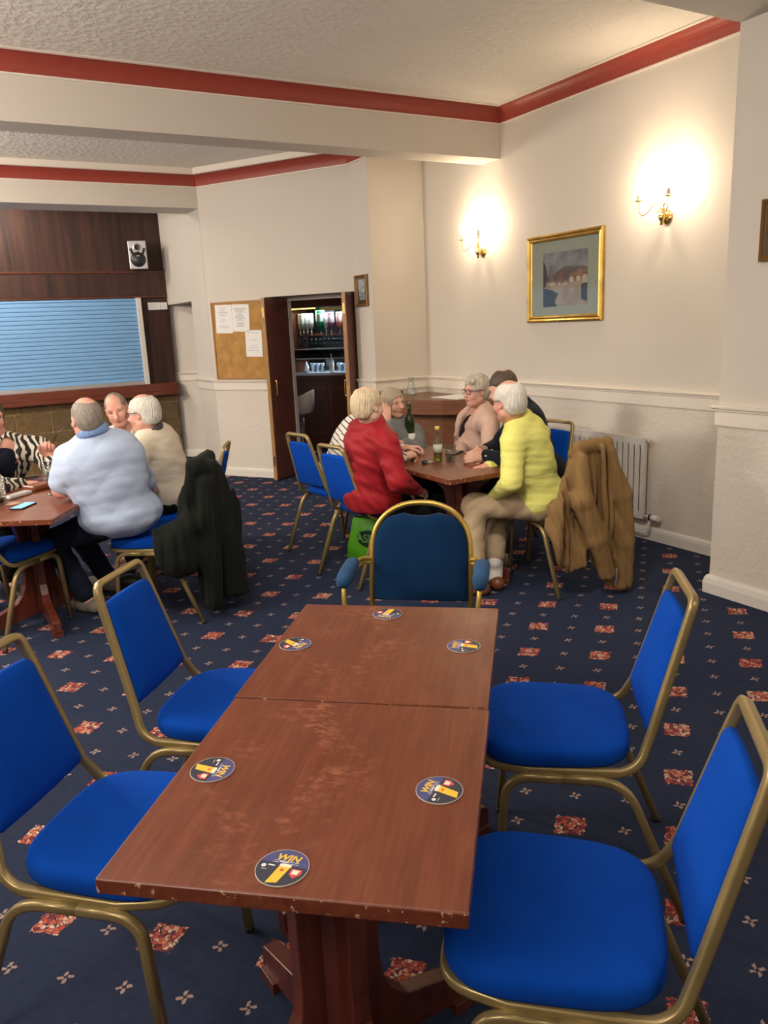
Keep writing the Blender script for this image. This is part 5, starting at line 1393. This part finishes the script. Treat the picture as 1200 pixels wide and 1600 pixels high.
# man facing the viewer
person(dict(label='man in an open white shirt facing the viewer behind the left table', skin=SKINP,
    hip=(1.36, 5.95, .55), neck=(1.123, 5.590, 0.979), head=(1.070, 5.519, 1.130), face=(-.36, -1, -.22), hup=(-.22, 0, 1), shl=(1.234, 5.593, 0.876), shr=(0.985, 5.610, 0.943),
    ell=(1.227, 5.415, 0.647), elr=(0.944, 5.415, 0.712), wrl=(1.085, 5.211, 0.688), wrr=(0.976, 5.215, 0.694), w=1.05, d=1.1, nk=1.05, hs=.95, nose=1.2, jaw=1.1,
    knl=(1.35, 5.50, .52), knr=(1.12, 5.45, .52), anl=(1.35, 5.45, .09), anr=(1.12, 5.42, .09),
    top=dict(name='shirt', mat=WHITE, hem=.5, o=.008, amp=.006, v=.05, collar=WHITE, seed=2), trousers=JEAN, shoes=BSHOE, hair=('receding', HG), hamp=.0006, brow=simple('grey_brow', (.3, .26, .23), .8)))
# woman in zebra print
b_, I = person(dict(label='woman in a black and white patterned top at the left picture edge', skin=SKINP,
    hip=(.16, 5.80, .58), neck=(0.357, 5.506, 0.993), head=(0.293, 5.515, 1.154), face=(.35, -1, -.1), shl=(0.556, 5.540, 0.925), shr=(0.136, 5.495, 0.931),
    ell=(0.640, 5.319, 0.724), elr=(0.246, 5.083, 0.776), wrl=(0.584, 5.311, 0.882), wrr=(0.397, 5.227, 0.752), w=1.22, d=1.2, nk=1.1, hs=.97, arm=1.12,
    knl=(.25, 5.40, .52), knr=(.02, 5.36, .52), anl=(.25, 5.40, .09), anr=(.02, 5.36, .09),
    top=dict(name='patterned_top', mat=ZEB, hem=.5, o=.014, amp=.006, v=.16, sl=1.12, seed=4), trousers=BLACK, shoes=BSHOE, hair=('bob', HD),
    handl=dict(d=(.05, -.1, 1), n=(-.3, -1, .1), side=-1, curl=(1.1, 1.2, .7), thumb=.7), handr=dict(d=(1, .35, -.05), n=(0, 0, -1), side=1, curl=(.3, .3, .3))))
up, fw, ln = I['up'], I['fwd'], I['lat']; nk = A3(*(0.357, 5.506, 0.993)); mk = I['mk']
mk('black_vest', [ell(nk+fw*.065-up*.17, A3(.11, .085, .17), np.stack([ln, fw, up], 1))], NAVY, .009)
gb = MB(); gb.tube([Vector(nk+ln*.07*math.cos(a)+fw*(.10+.03*math.sin(a))+up*(-.02+.09*math.sin(a)*-1)-I['base']) for a in [PI*i/12 for i in range(13)]], .003, 6); gb.build('necklace', simple('dark_red_beads', (.3, .05, .05), .3), b_)
wl_ = A3(*(0.584, 5.311, 0.882)); gb = MB(); gb.tube([Vector(wl_+A3(.034*math.cos(a), .034*math.sin(a), -.012)-I['base']) for a in [2*PI*i/16 for i in range(16)]], .007, 8, closed=True); gb.build('wrist_watch', M['steel'], b_)
t = empty('spectacles', (0.682, 5.246, 1.057), 0, 'thin dark spectacles held up in the fist of the woman at the left edge', 'spectacles')
o0 = Vector((0.682, 5.246, 1.057)); gb = MB(); gb.tube([Vector((0.616, 5.266, 0.998))-o0, Vector((0.651, 5.259, 1.043))-o0, Vector((0.685, 5.249, 1.077))-o0, Vector((0.722, 5.232, 1.091))-o0], .0022, 6)
gb.build('temple', DARK, t)
# man in red jacket
person(dict(label='man in a red jacket with pale blond grey hair, seated back to the viewer', skin=SKINL,
    hip=(2.331, 4.263, 0.526), hl=(.15, -.98, 0), neck=(2.290, 4.190, 1.027), head=(2.249, 4.127, 1.144), face=(1.1, .22, -.05), shl=(2.310, 4.426, 0.897), shr=(2.285, 3.973, 0.917),
    ell=(2.345, 4.486, 0.632), elr=(2.295, 3.887, 0.713), wrl=(2.569, 4.213, 0.528), wrr=(2.478, 3.971, 0.619), w=1.14, d=1.2, nk=1.0, hs=.98, facing=False,
    knl=(2.812, 4.403, 0.429), knr=(2.728, 4.068, 0.457), anl=(2.765, 4.392, 0.084), anr=(2.711, 4.074, 0.103), arm=1.12,
    top=dict(name='jacket', mat=REDJ, hem=.47, o=.026, amp=.018, wl=.10, cz=.025, sl=1.12, collar=REDJ, seed=12, open=False), trousers=BLACK, shoes=BSHOE, hair=('balding_full', HB), hamp=.004,
    handr=dict(d=(.6, .5, -.2), n=(0, 0, -1), side=1), handl=dict(d=(.7, -.3, -.1), n=(0, 0, -1), side=-1)))
# person in striped top
person(dict(label='person in a white and navy striped top, head hidden behind the man in red', skin=SKIN,
    hip=(2.478, 5.060, 0.543), hl=(.15, -.98, 0), neck=(2.557, 4.886, 0.931), head=(2.619, 4.790, 1.053), face=(1, -.1, -.15), shl=(2.606, 5.068, 0.835), shr=(2.404, 4.711, 0.839),
    ell=(2.820, 4.968, 0.655), elr=(2.424, 4.274, 0.753), wrl=(2.724, 4.494, 0.791), wrr=(2.536, 4.220, 0.787), w=1.05, d=1.05, nk=.95, hs=.90, facing=False,
    knl=(2.921, 4.975, 0.372), knr=(2.845, 4.668, 0.387), anl=(2.869, 4.913, 0.044), anr=(2.796, 4.609, 0.075), top=dict(name='striped_top', mat=STR, hem=.5, o=.014, amp=.005, wl=.1, sl=1.05, seed=6),
    trousers=JEAN, shoes=BSHOE, hair=('bob', HGB), handr=dict(d=(1, .15, .1), n=(0, .3, -1), side=1, curl=(.8, .8, .5)), handl=dict(d=(.8, -.6, 0), n=(0, -.5, -1), side=-1, curl=(.7, .7, .5))))
# woman in grey
person(dict(label='woman in a grey cable jumper holding her hand to her face', skin=SKIN,
    hip=(2.95, 5.30, .55), neck=(2.910, 4.895, 0.913), head=(2.862, 4.867, 1.058), face=(.14, -1, -.02), hup=(-.12, 0, 1), shl=(3.065, 4.920, 0.809), shr=(2.688, 4.740, 0.840),
    ell=(2.967, 4.717, 0.728), elr=(2.604, 4.538, 0.792), wrl=(2.817, 4.679, 0.796), wrr=(2.676, 4.657, 0.943), w=.98, d=.95, nk=.85, hs=.88, nose=1.1, jaw=.95, arm=1.0,
    knl=(3.0, 4.85, .52), knr=(2.78, 4.85, .52), anl=(3.0, 4.85, .09), anr=(2.78, 4.85, .09),
    top=dict(name='cable_jumper', mat=GREYK, hem=.5, o=.014, amp=.007, wl=.05, sl=1.15, collar=GREYK, seed=8, open=False), trousers=JEAN, shoes=BSHOE, hair=('bob', HGB), hamp=.0015,
    handr=dict(d=(.05, .1, 1), n=(.3, .9, 0), side=1, curl=(.25, .3, .2), s=.95), handl=dict(d=(-.7, -.1, .1), n=(0, 0, -1), side=-1, curl=(.9, .8, .5), s=.9)))
# woman with glasses in pink cardigan
b_, I = person(dict(label='woman in a dusty pink cardigan and glasses with short grey hair', skin=SKIN,
    hip=(3.46, 4.74, .55), neck=(3.449, 4.608, 0.972), head=(3.390, 4.587, 1.117), face=(-1, .02, -.04), shl=(3.335, 4.356, 0.898), shr=(3.439, 4.797, 0.868),
    ell=(3.214, 4.208, 0.758), elr=(3.315, 4.670, 0.712), wrl=(3.048, 4.178, 0.738), wrr=(3.153, 4.460, 0.691), w=1.08, d=1.1, nk=.9, hs=.93, glasses=simple('purple_frames', (.10, .02, .06), .3), gr=.0024,
    knl=(3.0, 4.55, .52), knr=(3.0, 4.8, .52), anl=(3.0, 4.55, .09), anr=(3.0, 4.8, .09),
    top=dict(name='cardigan', mat=PINK, hem=.5, o=.018, amp=.010, wl=.06, dirs=(.1, 1, 0), v=.30, sl=1.1, seed=10), trousers=BLACK, shoes=BSHOE, hair=('swept', hair_mat('short_grey_hair', (.26, .22, .17), (.62, .57, .48))), hamp=.003))
nk = A3(*(3.449, 4.608, 0.972)); I['mk']('black_top', [ell(nk+I['fwd']*.055-I['up']*.20, A3(.085, .088, .17), np.stack([I['lat'], I['fwd'], I['up']], 1))], fabric('black_patterned_top', (.015, .013, .015), 200, .3, .9, .1), .008)
# man in dark jumper
b_, I = person(dict(label='man in a dark navy jumper leaning forward with clasped hands, behind the man in yellow', skin=SKIN,
    hip=(3.60, 4.15, .55), neck=(3.350, 4.036, 1.052), head=(3.192, 4.030, 1.177), face=(-1, -.05, -.40), shl=(3.278, 3.831, 0.975), shr=(3.532, 4.207, 0.976),
    ell=(2.968, 3.666, 0.771), elr=(3.242, 4.195, 0.765), wrl=(2.915, 3.868, 0.796), wrr=(3.034, 4.025, 0.796), w=1.2, d=1.2, nk=1.1, hs=.97,
    knl=(3.0, 4.05, .52), knr=(3.0, 4.3, .52), anl=(3.12, 4.0, .09), anr=(3.12, 4.3, .09), facing=False,
    top=dict(name='dark_jumper', mat=NAVY, hem=.5, o=.014, amp=.006, sl=1.1, seed=14), trousers=BLACK, shoes=SOCK, hair=('crown_thin', HD), hamp=.0015,
    handl=dict(d=(-1, .25, -.02), n=(.1, .9, -.3), side=1, curl=(.6, .9, .5), s=1.02), handr=dict(d=(-1, -.25, .05), n=(0, -1, -.3), side=-1, curl=(.6, .9, .5), s=1.02)))
w0 = A3(*(2.929, 3.861, 0.799)); dd = nrm(A3(*(2.968, 3.666, 0.771))-A3(*(2.915, 3.868, 0.796))); q1 = nrm(np.cross(dd, A3(0, 0, 1))); q2 = np.cross(dd, q1)
gb = MB(); gb.tube([Vector(w0+dd*.03+(q1*math.cos(a)+q2*math.sin(a))*.033-I['base']) for a in [2*PI*i/18 for i in range(18)]], .006, 8, closed=True)
gb.lathe([(0, 0), (.019, 0), (.019, .008), (0, .009)], 18, tuple(w0+dd*.03-q1*.036*np.sign(q1[1])-I['base'])); gb.build('wrist_watch', M['steel'], b_)
# man in yellow
b_, I = person(dict(label='man in a yellow jumper and khaki trousers seated sideways at the table end', skin=SKINP,
    hip=(3.072, 3.518, 0.535), hl=(.66, .75, 0), neck=(2.938, 3.557, 1.042), head=(2.855, 3.552, 1.154), face=(-.15, 1, -.10), hup=(-.05, 0, 1), shl=(2.802, 3.449, 0.930), shr=(3.200, 3.691, 0.907),
    ell=(2.747, 3.400, 0.724), elr=(3.181, 3.790, 0.675), wrl=(2.830, 3.666, 0.578), wrr=(2.850, 3.771, 0.741), w=1.14, d=1.16, nk=1.08, hs=1.0, facing=False, glasses=DARK, arm=1.1,
    knl=(2.730, 3.732, 0.526), knr=(3.028, 3.884, 0.486), anl=(2.664, 3.640, 0.145), anr=(2.831, 3.669, 0.162), toel=tuple(A3(*(2.664, 3.640, 0.145))+A3(-.08, .11, -.03)), toer=tuple(A3(*(2.831, 3.669, 0.162))+A3(.04, .13, -.03)),
    top=dict(name='yellow_jumper', mat=YEL, hem=.49, o=.016, amp=.009, wl=.07, seed=21, sl=1.08, dirs=(.1, .1, 1)),
    trousers=KHAKI, socks=SOCK, shoes=BROWNL, hair=('balding_full', HW), hamp=.002,
    handr=dict(d=(-.9, .30, -.12), n=(0, -.1, -1), side=1, curl=(.35, .7, .5), s=1.05), handl=dict(d=(-.5, .7, -.2), n=(.3, 0, -1), side=-1)))

# ---------------------------------------------------------------- coats over chair backs
def polyslab(poly, o, r, f, th, amp, freq, seed=0):
    """poly in (along r, z); slab in the vertical plane through o, thickness along f, with hanging folds"""
    V = np.array(poly, float); o = A3(*o); r = A3(*r); f = A3(*f); n = len(V)
    def fn(P):
        q = P-o; x = q@r; z = P[:, 2]; y = q@f
        d = np.full(len(P), 1e9); ins = np.zeros(len(P), bool)
        for i in range(n):
            a, b = V[i], V[(i+1) % n]; e = b-a; wx, wz = x-a[0], z-a[1]; h = np.clip((wx*e[0]+wz*e[1])/(e@e), 0, 1)
            d = np.minimum(d, (wx-e[0]*h)**2+(wz-e[1]*h)**2)
            c = ((a[1] <= z) & (b[1] > z)) | ((b[1] <= z) & (a[1] > z)); s_ = a[0]+(z-a[1])*(e[0]/(e[1] if abs(e[1]) > 1e-9 else 1e-9)); ins ^= c & (x < s_)
        d2 = np.sqrt(d)*np.where(ins, -1, 1); top = V[:, 1].max()
        hang = np.clip((top-z)/.35, .15, 1)
        fold = amp*hang*(np.sin(x*freq+2.2*z+seed+.8*np.sin(z*7))+.55*np.sin(x*freq*2.1-3.0*z+seed*2)+.3*np.sin(x*freq*3.7+5*z))
        dy = np.abs(y-fold)-th*(.55+.45*hang); k = .03; m = np.maximum(d2+.012, dy); h = np.clip(k-np.abs(d2+.012-dy), 0, k)/k
        return (m+h*h*k*.25)*.75
    c2 = (V.max(0)+V.min(0))/2; R_ = np.linalg.norm(V.max(0)-V.min(0))/2+th+amp*2
    return Pr(fn, o+r*c2[0]+A3(0, 0, c2[1]-o[2]), R_, 'u', .02)
def dirs(face): a = math.radians(face); f = (math.cos(a), math.sin(a), 0); return f, (f[1], -f[0], 0)
# brown jacket
f, r = dirs(85.5); O = A3(3.215, 3.253, 0)-A3(*f)*.055
poly = [(-.138, .905), (-.04, .925), (.054, .915), (.095, .86), (.139, .74), (.194, .64), (.198, .52), (.234, .40), (.233, .30), (.253, .20), (.235, .02), (.071, .04), (0, .16), (-.032, .25), (-.204, .15), (-.269, .23), (-.361, .45), (-.368, .52), (-.321, .62), (-.227, .80), (-.2, .86)]
J = lambda x, y, z: O+A3(*r)*x+A3(*f)*y+A3(0, 0, z)
pr = [polyslab(poly, O, r, f, .026, .020, 34, 1.2), cap(J(-.14, .0, .905), J(.06, .0, .905), .034, .034, .03), cap(J(-.14, .05, .86), J(.05, .05, .86), .028, .028, .03),
      cap(J(-.155, -.045, .84), J(-.17, -.07, .62), .038, .058, .02), cap(J(-.17, -.07, .62), J(-.07, -.08, .38), .058, .055, .025), cap(J(-.07, -.08, .38), J(.015, -.075, .16), .055, .046, .02),
      cap(J(.055, -.03, .86), J(.14, -.05, .60), .030, .050, .02), cap(J(.14, -.05, .60), J(.165, -.05, .32), .050, .052, .02), cap(J(.165, -.05, .32), J(.165, -.045, .065), .052, .048, .02),
      cap(J(-.01, -.05, .90), J(.03, -.045, .30), .012, .022, .015), plane((0, 0, .018), (0, 0, -1), .006)]
BRJ = fabric('brown_suedette', (.215, .128, .052), 300, .3, .85, .10, (22, 22, 4))
jk = sculpt('jacket', pr, BRJ, None, .0085, (), ridge(31, .013, tuple(A3(*r)*1.0+A3(0, 0, .25)), .06), (O[0], O[1], 0)); jk.location = (O[0], O[1], 0)
tag(jk, 'brown suede-look jacket hanging over a chair back in front of the radiator', 'jacket')
gb = MB(); gb.box((-.008, -.004, -.05), (.008, .004, .05)); zp = gb.build('zip', M['steel'], jk); zp.location = tuple(J(.075, -.085, .13)-A3(O[0], O[1], 0))
# dark coat
f, r = dirs(92); O = A3(1.28, 4.30, 0)
J = lambda x, y, z: O+A3(*r)*x+A3(*f)*y+A3(0, 0, z)
poly = [(-.10, .915), (.05, .925), (.105, .83), (.155, .65), (.16, .47), (.178, .11), (.150, .09), (.057, .11), (-.017, .05), (-.103, .09), (-.108, .29), (-.16, .42), (-.185, .55), (-.17, .70), (-.13, .83)]
pr = [polyslab(poly, O, r, f, .085, .020, 38, .4), cap(J(-.09, -.07, .90), J(.07, .15, .90), .045, .045, .03), cap(J(-.09, -.07, .88), J(-.18, .02, .52), .036, .038, .03), cap(J(.0, -.06, .88), J(.06, -.06, .50), .045, .05, .02),
      cap(J(.06, -.06, .50), J(.115, -.05, .13), .05, .045, .02), cap(J(-.04, -.09, .80), J(-.06, -.10, .12), .05, .055, .02),
      cap(J(-.14, -.08, .58), J(-.28, -.06, .50), .07, .07, .04), ell(J(-.22, -.06, .42), A3(.13, .10, .14), None, .05), cap(J(-.28, -.05, .55), J(-.335, -.05, .56), .045, .018, .02), plane((0, 0, .02), (0, 0, -1), .006)]
DKC = fabric('charcoal_green_fleece', (.008, .0095, .008), 250, .5, .95, .2, (20, 20, 5))
ct = sculpt('coat', pr, DKC, None, .0085, (), ridge(33, .014, (1, .1, .25), .06), (O[0], O[1], 0)); ct.location = (O[0], O[1], 0)
tag(ct, 'dark charcoal coat hanging over a chair back behind the man in light blue', 'coat')
